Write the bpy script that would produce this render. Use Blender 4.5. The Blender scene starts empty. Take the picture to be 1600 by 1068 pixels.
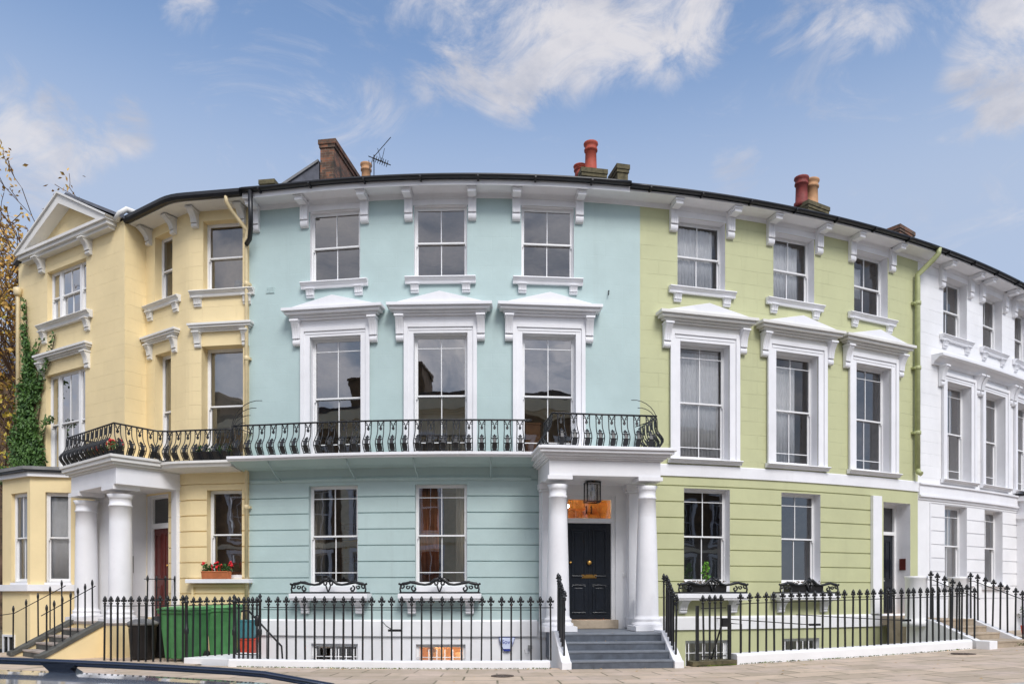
import bpy, bmesh, math, random, bisect
from mathutils import Vector, Matrix
R = math.radians
random.seed(11)
scene = bpy.context.scene
COL = scene.collection

# ------------------------------------------------------------------ materials
def nt(name):
    m = bpy.data.materials.new(name); m.use_nodes = True
    t = m.node_tree; b = t.nodes['Principled BSDF']
    return m, t, b
def N(t, kind, **kw):
    n = t.nodes.new(kind)
    for k, v in kw.items():
        if k in n.inputs.keys(): n.inputs[k].default_value = v
        else: setattr(n, k, v)
    return n
def mixc(t, a, b, fac, blend='MIX'):
    n = t.nodes.new('ShaderNodeMix'); n.data_type = 'RGBA'; n.blend_type = blend
    for sock, v in ((n.inputs[0], fac), (n.inputs[6], a), (n.inputs[7], b)):
        if hasattr(v, 'is_output'): t.links.new(v, sock)
        else: sock.default_value = v if not isinstance(v, tuple) else (*v[:3], 1)
    return n.outputs[2]
def ramp(t, src, p0, p1, c0=(0,0,0), c1=(1,1,1)):
    r = t.nodes.new('ShaderNodeValToRGB'); e = r.color_ramp.elements
    e[0].position = p0; e[1].position = p1; e[0].color = (*c0, 1); e[1].color = (*c1, 1)
    t.links.new(src, r.inputs[0]); return r.outputs[0]
def noise(t, scale, detail=4, rough=.6, vec=None):
    n = N(t, 'ShaderNodeTexNoise'); n.inputs['Scale'].default_value = scale
    n.inputs['Detail'].default_value = detail; n.inputs['Roughness'].default_value = rough
    if vec is None:
        g = t.nodes.new('ShaderNodeNewGeometry'); vec = g.outputs['Position']
    t.links.new(vec, n.inputs['Vector']); return n.outputs[0]
def scaled(t, sx, sy, sz, uv=False, rot=0):
    src = t.nodes.new('ShaderNodeTexCoord').outputs['UV'] if uv else t.nodes.new('ShaderNodeNewGeometry').outputs['Position']
    m = t.nodes.new('ShaderNodeMapping'); m.inputs['Scale'].default_value = (sx, sy, sz); m.inputs['Rotation'].default_value = (0, 0, rot)
    t.links.new(src, m.inputs[0]); return m.outputs[0]
def bump(t, b, h, strength, dist=.01, prev=None):
    n = t.nodes.new('ShaderNodeBump'); n.inputs['Strength'].default_value = strength; n.inputs['Distance'].default_value = dist
    t.links.new(h, n.inputs['Height'])
    if prev: t.links.new(prev, n.inputs['Normal'])
    t.links.new(n.outputs[0], b.inputs['Normal']); return n.outputs[0]
def darker(c, k): return tuple(x * k for x in c)

def stucco(name, c, ashlar=0, rough=.62, dirt=.5):
    m, t, b = nt(name); b.inputs['Roughness'].default_value = rough
    n1 = noise(t, .9, 5); n2 = noise(t, 7, 6, .7)
    col = mixc(t, darker(c, .93), darker(c, 1.05), ramp(t, n1, .3, .7))
    col = mixc(t, col, darker(c, .86), ramp(t, n2, .58, .8, c1=(.4, .4, .4)))
    st = noise(t, 1, 6, .65, scaled(t, 2.6, 2.6, .22))         # rain streaks
    g = (c[0]*.62+.02, c[1]*.6+.02, c[2]*.58+.02)
    col = mixc(t, col, g, ramp(t, st, .58, .85, c1=(dirt,)*3))
    t.links.new(col, b.inputs['Base Color'])
    p = bump(t, b, noise(t, 26, 6, .7), .22, .008)
    p = bump(t, b, noise(t, 1.7, 3), .35, .02, p)
    if ashlar:
        br = N(t, 'ShaderNodeTexBrick'); br.inputs['Scale'].default_value = 1
        br.inputs['Brick Width'].default_value = .95; br.inputs['Row Height'].default_value = .36
        br.inputs['Mortar Size'].default_value = .007; br.inputs['Mortar Smooth'].default_value = .4
        t.links.new(scaled(t, 1, 1, 1, uv=True), br.inputs['Vector'])
        msk = noise(t, 1.3, 3)
        mm = t.nodes.new('ShaderNodeMath'); mm.operation = 'MULTIPLY'
        t.links.new(br.outputs['Fac'], mm.inputs[0]); t.links.new(ramp(t, msk, .35, .6, c0=(.12,)*3), mm.inputs[1])
        inv = t.nodes.new('ShaderNodeMath'); inv.operation = 'SUBTRACT'; inv.inputs[0].default_value = 1
        t.links.new(mm.outputs[0], inv.inputs[1])
        bump(t, b, inv.outputs[0], ashlar, .012, p)
    return m
def simple(name, c, rough=.5, metal=0, var=.12, scale=6, bmp=.1, bscale=30, coat=0):
    m, t, b = nt(name); b.inputs['Roughness'].default_value = rough; b.inputs['Metallic'].default_value = metal
    col = mixc(t, darker(c, 1-var), darker(c, 1+var), ramp(t, noise(t, scale, 5), .3, .7))
    t.links.new(col, b.inputs['Base Color'])
    if bmp: bump(t, b, noise(t, bscale, 5), bmp, .006)
    if coat: b.inputs['Coat Weight'].default_value = coat; b.inputs['Coat Roughness'].default_value = .05
    return m
def brick(name, c1, c2, mortar, uv=True, w=.225, h=.075):
    m, t, b = nt(name); b.inputs['Roughness'].default_value = .85
    br = N(t, 'ShaderNodeTexBrick'); br.inputs['Scale'].default_value = 1
    br.inputs['Brick Width'].default_value = w; br.inputs['Row Height'].default_value = h; br.inputs['Mortar Size'].default_value = .006
    br.inputs['Color1'].default_value = (*c1, 1); br.inputs['Color2'].default_value = (*c2, 1); br.inputs['Mortar'].default_value = (*mortar, 1)
    t.links.new(scaled(t, 1, 1, 1, uv=True), br.inputs['Vector'])
    col = mixc(t, br.outputs['Color'], (.03, .027, .02), ramp(t, noise(t, 3, 6), .45, .65, c1=(.85,)*3))
    t.links.new(col, b.inputs['Base Color'])
    bump(t, b, br.outputs['Fac'], -.5, .01)
    return m
def glassmat(name, refl=.28, tint=(.9, .9, .88), wave=.022):
    m = bpy.data.materials.new(name); m.use_nodes = True; t = m.node_tree; t.nodes.clear()
    out = t.nodes.new('ShaderNodeOutputMaterial'); gl = t.nodes.new('ShaderNodeBsdfGlossy'); gl.inputs['Roughness'].default_value = .01
    gl.inputs['Color'].default_value = (.92, .92, .93, 1)
    tr = t.nodes.new('ShaderNodeBsdfTransparent'); tr.inputs['Color'].default_value = (*tint, 1)
    lw = t.nodes.new('ShaderNodeFresnel'); lw.inputs['IOR'].default_value = 1.5
    mr = t.nodes.new('ShaderNodeMapRange'); mr.inputs['From Min'].default_value = 0; mr.inputs['From Max'].default_value = 1
    mr.inputs['To Min'].default_value = refl - .05; mr.inputs['To Max'].default_value = 1
    t.links.new(lw.outputs[0], mr.inputs[0])
    bp = t.nodes.new('ShaderNodeBump'); bp.inputs['Strength'].default_value = wave; bp.inputs['Distance'].default_value = .1
    oi = t.nodes.new('ShaderNodeObjectInfo'); va = t.nodes.new('ShaderNodeVectorMath'); va.operation = 'MULTIPLY_ADD'; ge = t.nodes.new('ShaderNodeNewGeometry')
    t.links.new(oi.outputs['Random'], va.inputs[0]); va.inputs[1].default_value = (37, 53, 71); t.links.new(ge.outputs['Position'], va.inputs[2])
    t.links.new(noise(t, 1.7, 1.5, .4, va.outputs[0]), bp.inputs['Height'])
    t.links.new(bp.outputs[0], gl.inputs['Normal'])
    mx = t.nodes.new('ShaderNodeMixShader'); t.links.new(mr.outputs[0], mx.inputs[0]); t.links.new(tr.outputs[0], mx.inputs[1]); t.links.new(gl.outputs[0], mx.inputs[2])
    t.links.new(mx.outputs[0], out.inputs[0]); return m
def emit(name, c, s):
    m, t, b = nt(name); b.inputs['Base Color'].default_value = (*c, 1); b.inputs['Emission Color'].default_value = (*c, 1); b.inputs['Emission Strength'].default_value = s
    return m
def leafmat(name, c1, c2, c3=None):
    m, t, b = nt(name); b.inputs['Roughness'].default_value = .55
    n = noise(t, 9, 3); col = mixc(t, c1, c2, ramp(t, n, .35, .65))
    if c3: col = mixc(t, col, c3, ramp(t, noise(t, 4, 2), .5, .62))
    t.links.new(col, b.inputs['Base Color'])
    if 'Subsurface Weight' in b.inputs.keys(): pass
    return m
def flags(name):
    m, t, b = nt(name); b.inputs['Roughness'].default_value = .75
    br = N(t, 'ShaderNodeTexBrick'); br.inputs['Scale'].default_value = 1
    br.inputs['Brick Width'].default_value = .88; br.inputs['Row Height'].default_value = .62; br.inputs['Mortar Size'].default_value = .016; br.offset = .43
    br.inputs['Color1'].default_value = (.61, .48, .36, 1); br.inputs['Color2'].default_value = (.42, .335, .25, 1); br.inputs['Mortar'].default_value = (.15, .13, .08, 1)
    t.links.new(scaled(t, 1, 1, 1, uv=True), br.inputs['Vector'])
    col = mixc(t, br.outputs['Color'], (.60, .48, .41), ramp(t, noise(t, .8, 3), .45, .65, c1=(.55,)*3))
    col = mixc(t, col, (.3, .26, .18), ramp(t, noise(t, 2.4, 6, .7), .48, .75, c1=(.7,)*3))
    col = mixc(t, col, (.16, .15, .13), ramp(t, noise(t, 30, 3, .7), .62, .72, c1=(.4,)*3))
    t.links.new(col, b.inputs['Base Color'])
    p = bump(t, b, br.outputs['Fac'], -.6, .012); bump(t, b, noise(t, 22, 6), .2, .008, p)
    return m

M = dict(
    blue=stucco('duck egg blue stucco', (.44, .56, .55), dirt=.3),
    blue_up=stucco('duck egg blue stucco upper', (.44, .56, .55), ashlar=.3, dirt=.3),
    green=stucco('lime green stucco', (.51, .522, .30), dirt=.3),
    green_up=stucco('lime green stucco upper', (.51, .522, .30), ashlar=.7, dirt=.3),
    yellow=stucco('custard yellow stucco', (.81, .66, .375), dirt=.25),
    yellow_up=stucco('custard yellow stucco upper', (.81, .66, .375), ashlar=.7, dirt=.25),
    cream=stucco('cream stucco', (.84, .74, .54), dirt=.2),
    white=stucco('white stucco', (.80, .80, .81), dirt=.22),
    white_up=stucco('white stucco upper', (.80, .80, .81), ashlar=.7, dirt=.14),
    trim=stucco('white painted mouldings', (.80, .80, .82), rough=.5, dirt=.3),
    old_trim=stucco('weathered white mouldings', (.72, .71, .68), rough=.6, dirt=.5),
    gloss=simple('white gloss joinery', (.80, .80, .80), .3, var=.03, bmp=.03),
    iron=simple('black painted iron', (.010, .011, .013), .42, var=.3, bmp=.15, bscale=60),
    gutter=simple('black gutter plastic', (.012, .013, .016), .4, var=.3),
    slate=simple('roof slate', (.085, .09, .11), .6, var=.35, scale=4, bmp=.3, bscale=12),
    lead=simple('grey lead sheet', (.19, .19, .19), .6, var=.2, scale=3),
    brick=brick('sooty chimney brick', (.26, .10, .05), (.085, .05, .035), (.17, .145, .11)),
    redbrick=brick('orange red brick', (.30, .10, .05), (.20, .08, .045), (.22, .18, .14)),
    brownbrick=brick('brown london brick', (.22, .13, .07), (.15, .09, .05), (.2, .17, .13)),
    mossstone=simple('mossy chimney cap', (.10, .085, .045), .9, var=.5, scale=8, bmp=.4),
    redpot=simple('red clay pot', (.34, .055, .028), .7, var=.2),
    darkpot=simple('dark red clay pot', (.19, .03, .024), .7, var=.3),
    tanpot=simple('buff clay pot', (.44, .24, .12), .8, var=.2),
    terracotta=simple('terracotta planter', (.50, .15, .055), .7, var=.15),
    glass=glassmat('window glass', .29, (.88, .87, .84), .026),
    glass_low=glassmat('street level glass', .36, (.9, .88, .84), .014),
    glass_clear=glassmat('clear glass over nets', .11, (.97, .97, .96), .02),
    glass_top=glassmat('clear top floor glass', .19, (.92, .92, .9), .02),
    glass_dark=glassmat('deep window glass', .2, (.6, .6, .6)),
    glass_bright=glassmat('mirror bright window glass', .55, (.6, .6, .6), .08),
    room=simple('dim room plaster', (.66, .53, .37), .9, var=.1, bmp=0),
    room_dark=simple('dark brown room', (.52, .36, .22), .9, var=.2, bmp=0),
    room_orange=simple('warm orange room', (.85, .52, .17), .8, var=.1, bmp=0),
    bulb=emit('lit warm bulb', (1, .74, .42), 85),
    filament=simple('clear lamp bulb', (.85, .72, .5), .2, var=.05, bmp=0),
    black_door=simple('black gloss door', (.009, .012, .018), .28, var=.2, bmp=.05, bscale=8, coat=.15),
    red_door=simple('oxblood door', (.11, .022, .018), .3, var=.25, bmp=.06),
    brass=simple('brass', (.75, .42, .12), .28, metal=1, var=.1, bmp=0),
    steel=simple('grey steel panel', (.42, .42, .4), .4, metal=.6, var=.1),
    step_slate=simple('blue grey slate step', (.16, .18, .21), .5, var=.22, scale=3, bmp=.2, bscale=16),
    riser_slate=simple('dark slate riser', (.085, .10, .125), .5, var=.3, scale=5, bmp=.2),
    york=simple('worn york stone', (.38, .31, .23), .85, var=.25, scale=3, bmp=.3),
    darkstone=simple('dark weathered coping', (.085, .085, .075), .85, var=.45, scale=4, bmp=.4),
    stepstone=simple('pinkish step stone', (.34, .29, .25), .85, var=.25, scale=4, bmp=.3),
    flags=flags('york stone flags'),
    kerb=simple('pale granite kerb', (.42, .41, .39), .8, var=.25, scale=10, bmp=.3),
    asphalt=simple('asphalt', (.075, .075, .078), .9, var=.3, scale=30, bmp=.4, bscale=120),
    concrete=simple('area concrete', (.58, .57, .54), .9, var=.3, scale=2, bmp=.3),
    earth=simple('earth', (.12, .10, .06), .95, var=.4, scale=1),
    binblack=simple('black plastic', (.012, .012, .014), .35, var=.3, bmp=.1),
    bingreen=simple('green wheelie bin plastic', (.075, .25, .085), .48, var=.3, scale=2.2, bmp=.08),
    teal=simple('teal plastic', (.06, .22, .26), .5, var=.2),
    redbox=simple('red plastic', (.52, .06, .03), .5, var=.15),
    rubber=simple('black rubber', (.015, .015, .015), .8, var=.2),
    carpaint=simple('silver blue car paint', (.46, .53, .63), .22, metal=.25, var=.05, bmp=0, coat=1),
    cartrim=simple('satin car rail', (.10, .115, .15), .22, metal=.85, var=.1, bmp=0),
    carglass=simple('tinted car glass', (.01, .012, .015), .05, var=.1, bmp=0),
    leaf=leafmat('ivy leaf', (.05, .12, .02), (.10, .20, .04), (.03, .08, .015)),
    limeleaf=leafmat('bright sapling leaf', (.16, .40, .03), (.10, .28, .02)),
    plantleaf=leafmat('pot plant leaf', (.05, .13, .03), (.03, .085, .02)),
    autumn=leafmat('autumn leaf', (.62, .32, .06), (.58, .42, .10), (.40, .22, .05)),
    yellowleaf=leafmat('yellow leaf', (.62, .42, .04), (.30, .30, .04)),
    bark=simple('bark', (.11, .065, .042), .9, var=.35, scale=5, bmp=.5),
    petal=simple('red geranium petal', (.72, .012, .03), .6, var=.2, bmp=0),
    soil=simple('dry heather soil', (.12, .07, .035), .95, var=.5, scale=20, bmp=.5),
    curtain=simple('white net curtain', (.93, .93, .94), .9, var=.05, bmp=.05),
    blind=simple('cream blind', (.62, .58, .50), .9, var=.05, bmp=.05),
    drape=simple('rust curtain', (.58, .25, .13), .9, var=.15, bmp=.05),
    screen=simple('frosted grey film', (.16, .18, .19), .6, var=.08, bmp=0),
    green_pipe=simple('moss green painted pipe', (.38, .41, .20), .5, var=.15),
    moss=leafmat('moss', (.10, .13, .02), (.05, .06, .02), (.16, .22, .03)),
    pipe=simple('cream painted pipe', (.66, .54, .32), .5, var=.1),
    lid=simple('faded green lid', (.12, .34, .13), .5, var=.25, scale=3),
    wood=simple('warm wood', (.45, .20, .07), .5, var=.2),
    signwhite=simple('pale lilac plastic', (.62, .68, .86), .35, var=.03, bmp=0),
    signblue=simple('deep blue plastic', (.03, .05, .30), .4, var=.05, bmp=0),
    cast=simple('rusty cast iron', (.10, .075, .06), .7, var=.3, scale=20, bmp=.4, bscale=60),
)

# ------------------------------------------------------------------ plan of the crescent
C3 = (-7.11103726e-05, 2.16339067e-02, 4.63577102e-02, 18.5615638)
def build_curve():
    g = lambda x: ((C3[0]*x+C3[1])*x+C3[2])*x+C3[3]
    dg = lambda x: (3*C3[0]*x+2*C3[1])*x+C3[2]
    base = []; x = -6.0
    while x < 26:
        d = dg(x); L = math.sqrt(1+d*d); base.append((x-d/L*.55, g(x)+.55/L)); x += .1
    x, y = base[0]; left = []; a = math.atan(.15); st = .05
    while x > -12.5:
        if x < -8.25: a = min(R(34), a+R(3.2))
        x -= st*math.cos(a); y += st*math.sin(a); left.append((x, y))
    pts = left[::-1]+base
    for k in range(4):
        pts = [pts[0]]+[((pts[i-1][0]+2*pts[i][0]+pts[i+1][0])/4, (pts[i-1][1]+2*pts[i][1]+pts[i+1][1])/4) for i in range(1, len(pts)-1)]+[pts[-1]]
    s = [0.]
    for i in range(1, len(pts)): s.append(s[-1]+math.hypot(pts[i][0]-pts[i-1][0], pts[i][1]-pts[i-1][1]))
    i0 = min(range(len(pts)), key=lambda i: abs(pts[i][0])); s0 = s[i0]; s = [q-s0 for q in s]
    tan = []; n = len(pts)
    for i in range(n):
        a = pts[max(0, i-1)]; b = pts[min(n-1, i+1)]; L = math.hypot(b[0]-a[0], b[1]-a[1]); tan.append(((b[0]-a[0])/L, (b[1]-a[1])/L))
    return pts, s, tan
PTS, SS, TAN = build_curve()
def PT(s):
    i = min(max(bisect.bisect_right(SS, s)-1, 0), len(SS)-2); t = (s-SS[i])/(SS[i+1]-SS[i])
    x = PTS[i][0]+(PTS[i+1][0]-PTS[i][0])*t; y = PTS[i][1]+(PTS[i+1][1]-PTS[i][1])*t
    tx = TAN[i][0]+(TAN[i+1][0]-TAN[i][0])*t; ty = TAN[i][1]+(TAN[i+1][1]-TAN[i][1])*t
    L = math.hypot(tx, ty); return x, y, tx/L, ty/L
def P(s, o=0., z=0.):                       # s along the terrace, o out towards the street, z up
    x, y, tx, ty = PT(s); return (x+ty*o, y-tx*o, z)
def ang(s): x, y, tx, ty = PT(s); return math.atan2(ty, tx)
def rise(x):                                # the street climbs gently
    return .026*max(0, min(x, 16)-3.5)*min(1, max(0, x-3.5)/2)
def PG(s, o, z):
    p = P(s, o, z); return (p[0], p[1], z+rise(p[0]))
def L3(s, o, z): return (s, -o, z)          # the same axes in an object's own frame
def frame(x, y, a):
    c, n = math.cos(a), math.sin(a)
    return lambda s, o, z: (x+s*c+o*n, y+s*n-o*c, z)

# ------------------------------------------------------------------ mesh builder
class MB:
    def __init__(s): s.v = []; s.f = []; s.uv = {}; s.sm = []; s.keep = False
    def add(s, vs, fs, smooth=False, uvs=None):
        k = len(s.v); s.v += [tuple(p) for p in vs]
        for f in fs: s.f.append(tuple(i+k for i in f)); s.sm.append(smooth)
        if uvs:
            for i, u in enumerate(uvs): s.uv[k+i] = u
        return s
    def box(s, s0, s1, o0, o1, z0, z1, fn=L3, seg=0):
        n = max(1, int(math.ceil((s1-s0)/seg))) if seg else 1
        return s.prism([(o0, z0), (o1, z0), (o1, z1), (o0, z1)], s0, s1, fn, n)
    def prism(s, prof, s0, s1, fn=L3, n=1, smooth=False, ends=None):
        """a profile in (o, z) swept along s"""
        m = len(prof); vs = []; uv = []
        for i in range(n+1):
            q = s0+(s1-s0)*i/n
            for (o, z) in prof: vs.append(fn(q, o, z)); uv.append((q+o, z))
        fs = []
        for i in range(n):
            for j in range(m):
                a, b = i*m+j, i*m+(j+1) % m; fs.append((a, b, b+m, a+m))
        s.add(vs, fs, smooth, uv)
        k = len(s.v)-len(vs)
        s.f.append(tuple(k+j for j in range(m))[::-1]); s.sm.append(False)
        s.f.append(tuple(k+n*m+j for j in range(m))); s.sm.append(False)
        return s
    def plate(s, poly, o0, o1, fn=L3):
        """an outline in (s, z) given thickness from o0 to o1"""
        m = len(poly); vs = [fn(a, o0, b) for a, b in poly]+[fn(a, o1, b) for a, b in poly]
        fs = [tuple(range(m)), tuple(range(2*m-1, m-1, -1))]+[(j, j+m, (j+1) % m+m, (j+1) % m) for j in range(m)]
        return s.add(vs, fs, False, [(a, b) for a, b in poly]*2)
    def slab(s, poly, z0, z1):
        m = len(poly); vs = [(*p, z0) for p in poly]+[(*p, z1) for p in poly]
        fs = [tuple(range(m))[::-1], tuple(range(m, 2*m))]+[(j, (j+1) % m, (j+1) % m+m, j+m) for j in range(m)]
        return s.add(vs, fs, False, [tuple(p) for p in poly]*2)
    def tube(s, path, r, n=6, smooth=True, cap=True):
        path = [Vector(p) for p in path]; vs = []; rr = r if isinstance(r, (list, tuple)) else [r]*len(path)
        prev = None
        for i, p in enumerate(path):
            d = (path[min(i+1, len(path)-1)]-path[max(i-1, 0)])
            d = d.normalized() if d.length > 1e-9 else Vector((0, 0, 1))
            if prev is None:
                u = d.cross(Vector((0, 0, 1)) if abs(d.z) < .9 else Vector((1, 0, 0))).normalized()
            else:
                u = prev-d*prev.dot(d)
                u = u.normalized() if u.length > 1e-6 else d.cross(Vector((1, 0, 0))).normalized()
            prev = u; w = d.cross(u)
            for j in range(n):
                a = 2*math.pi*j/n+math.pi/n; q = p+(u*math.cos(a)+w*math.sin(a))*rr[i]; vs.append(tuple(q))
        fs = [(i*n+j, i*n+(j+1) % n, (i+1)*n+(j+1) % n, (i+1)*n+j) for i in range(len(path)-1) for j in range(n)]
        k = len(s.v); s.add(vs, fs, smooth and n > 4)
        if cap:
            s.f.append(tuple(k+j for j in range(n))[::-1]); s.sm.append(False)
            e = k+(len(path)-1)*n; s.f.append(tuple(e+j for j in range(n))); s.sm.append(False)
        return s
    def lathe(s, x, y, prof, n=16, smooth=True, sx=1, sy=1):
        vs = []
        for r, z in prof:
            for j in range(n):
                a = 2*math.pi*j/n; vs.append((x+r*sx*math.cos(a), y+r*sy*math.sin(a), z))
        fs = [(i*n+j, i*n+(j+1) % n, (i+1)*n+(j+1) % n, (i+1)*n+j) for i in range(len(prof)-1) for j in range(n)]
        k = len(s.v); uv = [(math.atan2(p[1]-y, p[0]-x)*.3, p[2]) for p in vs]
        s.add(vs, fs, smooth, uv)
        s.f.append(tuple(k+j for j in range(n))[::-1]); s.sm.append(False)
        e = k+(len(prof)-1)*n; s.f.append(tuple(e+j for j in range(n))); s.sm.append(False)
        return s
    def ball(s, x, y, z, r, n=6, sz=1.):
        return s.lathe(x, y, [(max(r*math.sin(math.pi*i/n), r*.04), z-r*sz*math.cos(math.pi*i/n)) for i in range(n+1)], max(6, n))
    def leafquad(s, c, size, nrm=None, jit=1.):
        d = Vector((random.gauss(0, 1), random.gauss(0, 1), random.gauss(0, 1)))*jit+(Vector(nrm)*1.3 if nrm else Vector((0, 0, 0)))
        d.normalize(); u = d.cross(Vector((random.gauss(0, 1), random.gauss(0, 1), random.gauss(0, 1)))).normalized(); w = d.cross(u)
        c = Vector(c); a = size*(.7+.6*random.random())
        return s.add([c-u*a, c+w*a*.55+d*a*.12, c+u*a, c-w*a*.55+d*a*.12], [(0, 1, 2, 3)])
    def mesh(s, name, off=(0, 0, 0)):
        me = bpy.data.meshes.new(name)
        me.from_pydata([(p[0]-off[0], p[1]-off[1], p[2]-off[2]) for p in s.v], [], s.f)
        if s.uv:
            l = me.uv_layers.new(name='UVMap'); d = [0.]*(2*len(me.loops)); vi = [0]*len(me.loops)
            me.loops.foreach_get('vertex_index', vi)
            for i, k in enumerate(vi):
                u = s.uv.get(k, (0, 0)); d[2*i] = u[0]; d[2*i+1] = u[1]
            l.data.foreach_set('uv', d)
        me.polygons.foreach_set('use_smooth', s.sm)
        if s.keep: me.update(); return me
        bm = bmesh.new(); bm.from_mesh(me); bmesh.ops.recalc_face_normals(bm, faces=bm.faces); bm.to_mesh(me); bm.free()
        me.update(); return me

WL = {}                                        # world location of each parent with no turn of its own
def link(o, parent=None):
    COL.objects.link(o)
    if parent is not None: o.parent = parent
    return o
def tag(o, label, cat, group=None):
    o['label'] = label; o['category'] = cat
    if group: o['group'] = group
    return o
def thing(name, label, cat, loc=(0, 0, 0), rz=0, group=None):
    o = bpy.data.objects.new(name, None); o.location = loc; o.rotation_euler = (0, 0, rz); o.empty_display_size = .2
    WL[o] = Vector(loc); return tag(link(o), label, cat, group)
def put(mesh, name, mat, parent=None, loc=(0, 0, 0), rz=0):
    o = bpy.data.objects.new(name, mesh)
    if mat is not None and not mesh.materials: mesh.materials.append(mat)
    o.location = loc; o.rotation_euler = (0, 0, rz); return link(o, parent)
def part(name, mb, mat, parent, bevel=0):      # verts in the world, parent unturned
    o = put(mb.mesh(name, WL[parent]), name, mat, parent)
    if bevel: bev(o, bevel)
    WL[o] = WL[parent]; return o
def lpart(name, mb, mat, parent, bevel=0):     # verts in the parent's own frame
    o = put(mb.mesh(name), name, mat, parent)
    if bevel: bev(o, bevel)
    return o
def at(name, mesh, mat, parent, s, o, z, rz=None, fn=P):   # a small mesh set on the facade
    p = Vector(fn(s, o, z))-WL[parent]; return put(mesh, name, mat, parent, p, ang(s) if rz is None else rz)
def single(name, mb, mat, label, cat, group=None, bevel=0):
    xs = [p[0] for p in mb.v]; ys = [p[1] for p in mb.v]; zs = [p[2] for p in mb.v]
    off = ((min(xs)+max(xs))/2, (min(ys)+max(ys))/2, min(zs))
    o = put(mb.mesh(name, off), name, mat, None, off)
    if bevel: bev(o, bevel)
    return tag(o, label, cat, group)
def struct(name, mb, mat):
    o = put(mb.mesh(name), name, mat); o['kind'] = 'structure'; return o
def bev(o, w):
    b = o.modifiers.new('Bevel', 'BEVEL'); b.width = w; b.segments = 2; b.limit_method = 'ANGLE'; b.angle_limit = R(40); b.harden_normals = False

# ------------------------------------------------------------------ facade sheet with openings and grooves
def wall(mb, s0, s1, z0, z1, ops, fn, grooves=(), step=.4, th=.0, gd=.03, back=.12):
    cs = {s0, s1}; cz = {z0: 0, z1: 0}
    for a, b, c, d, dep in ops:
        cs |= {a, b}; cz.setdefault(c, 0); cz.setdefault(d, 0)
    for g in grooves:
        cz[g-.016] = 0; cz[g-.011] = -gd; cz[g+.011] = -gd; cz[g+.016] = 0
    S = sorted(cs); out = []
    for a, b in zip(S, S[1:]):
        n = max(1, int(math.ceil((b-a)/step)))
        out += [a+(b-a)*i/n for i in range(n)]
    S = out+[s1]; Z = sorted(cz)
    idx = {}; vs = []; uv = []; fs = []
    def vid(i, j):
        if (i, j) not in idx:
            idx[i, j] = len(vs); vs.append(fn(S[i], cz[Z[j]], Z[j])); uv.append((S[i], Z[j]))
        return idx[i, j]
    def inside(i, j):
        x = (S[i]+S[i+1])/2; z = (Z[j]+Z[j+1])/2
        return any(a < x < b and c < z < d for a, b, c, d, e in ops)
    for i in range(len(S)-1):
        for j in range(len(Z)-1):
            if not inside(i, j): fs.append((vid(i, j), vid(i+1, j), vid(i+1, j+1), vid(i, j+1)))
    mb.add(vs, fs, False, uv)
    return mb
def reveals(mb, ops, fn, cz0=0):
    for a, b, c, d, dep in ops:
        o0, o1 = -.0, -dep-.14
        v = lambda s, z: [fn(s, o0, z), fn(s, o1, z)]
        q = v(a, c)+v(b, c)+v(b, d)+v(a, d)
        mb.add(q, [(0, 1, 7, 6), (2, 3, 5, 4), (6, 7, 5, 4), (0, 1, 3, 2)], False, [(a, c)]*8)
    return mb

def sash(house, s, z0, z1, w, dep, fn=P, rz=None, cols=2, top=0, bot=0, glass='glass', mat='gloss', split=.5, name='window', jamb=.035, trio=False, lift=0):
    """a sliding sash window in an opening w wide; returns its object, whose frame is turned to the wall"""
    h = w/2; d = -dep; mb = MB()
    mb.box(-h, -h+jamb, d-.13, d, z0, z1).box(h-jamb, h, d-.13, d, z0, z1).box(-h+jamb, h-jamb, d-.13, d-.002, z1-jamb, z1)
    mb.box(-h+jamb, h-jamb, d-.13, d+.02, z0, z0+.035)
    zm = z0+(z1-z0)*split; panes = []
    spans = [(-h+jamb, h-jamb)]
    if trio:
        q = h*.52; spans = [(-h+jamb, -q-.05), (-q+.05, q-.05), (q+.05, h-jamb)]
        for k in (-q, q): mb.box(k-.05, k+.05, d-.12, d+.012, z0+.035, z1-jamb)
    for a, b in spans:
        c = cols if not trio else (2 if b-a > .6 else 1)
        for up in (1, 0):
            o1 = d-.01 if up else d-.06; o0 = o1-.04
            lo, hi = (zm-.02, z1-jamb) if up else (z0+.035, zm+.02)
            st, tr, brl = .045, (.045 if up else .04), (.04 if up else .075)
            mb.box(a, a+st, o0, o1, lo, hi).box(b-st, b, o0, o1, lo, hi)
            mb.box(a+st, b-st, o0, o1-.001, hi-tr, hi).box(a+st, b-st, o0, o1-.001, lo, lo+brl)
            if up:                                  # horns
                for e in (a, b-.03): mb.box(e, e+.03, o0+.002, o1-.002, lo-.06, lo)
            ia, ib, il, ih = a+st, b-st, lo+brl, hi-tr
            for k in range(1, c):
                x = ia+(ib-ia)*k/c; mb.box(x-.011, x+.011, o0+.006, o1-.004, il, ih)
            bz = []
            if up and top: bz.append(ih-top)
            if not up and bot: bz.append(il+bot)
            for z in bz: mb.box(ia, ib, o0+.008, o1-.006, z-.01, z+.01)
            panes.append((ia, ib, il, ih, (o0+o1)/2))
    rz = ang(s) if rz is None else rz
    o = put(mb.mesh(name), name, M[mat], house, Vector(fn(s, 0, 0))-WL[house], rz)
    for a, b, c, d2, oo in panes:
        g = MB(); g.keep = True; g.add([L3(a, oo, c), L3(b, oo, c), L3(b, oo, d2), L3(a, oo, d2)], [(0, 1, 2, 3)])
        lpart('pane', g, M[glass], o)
    return o
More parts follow.
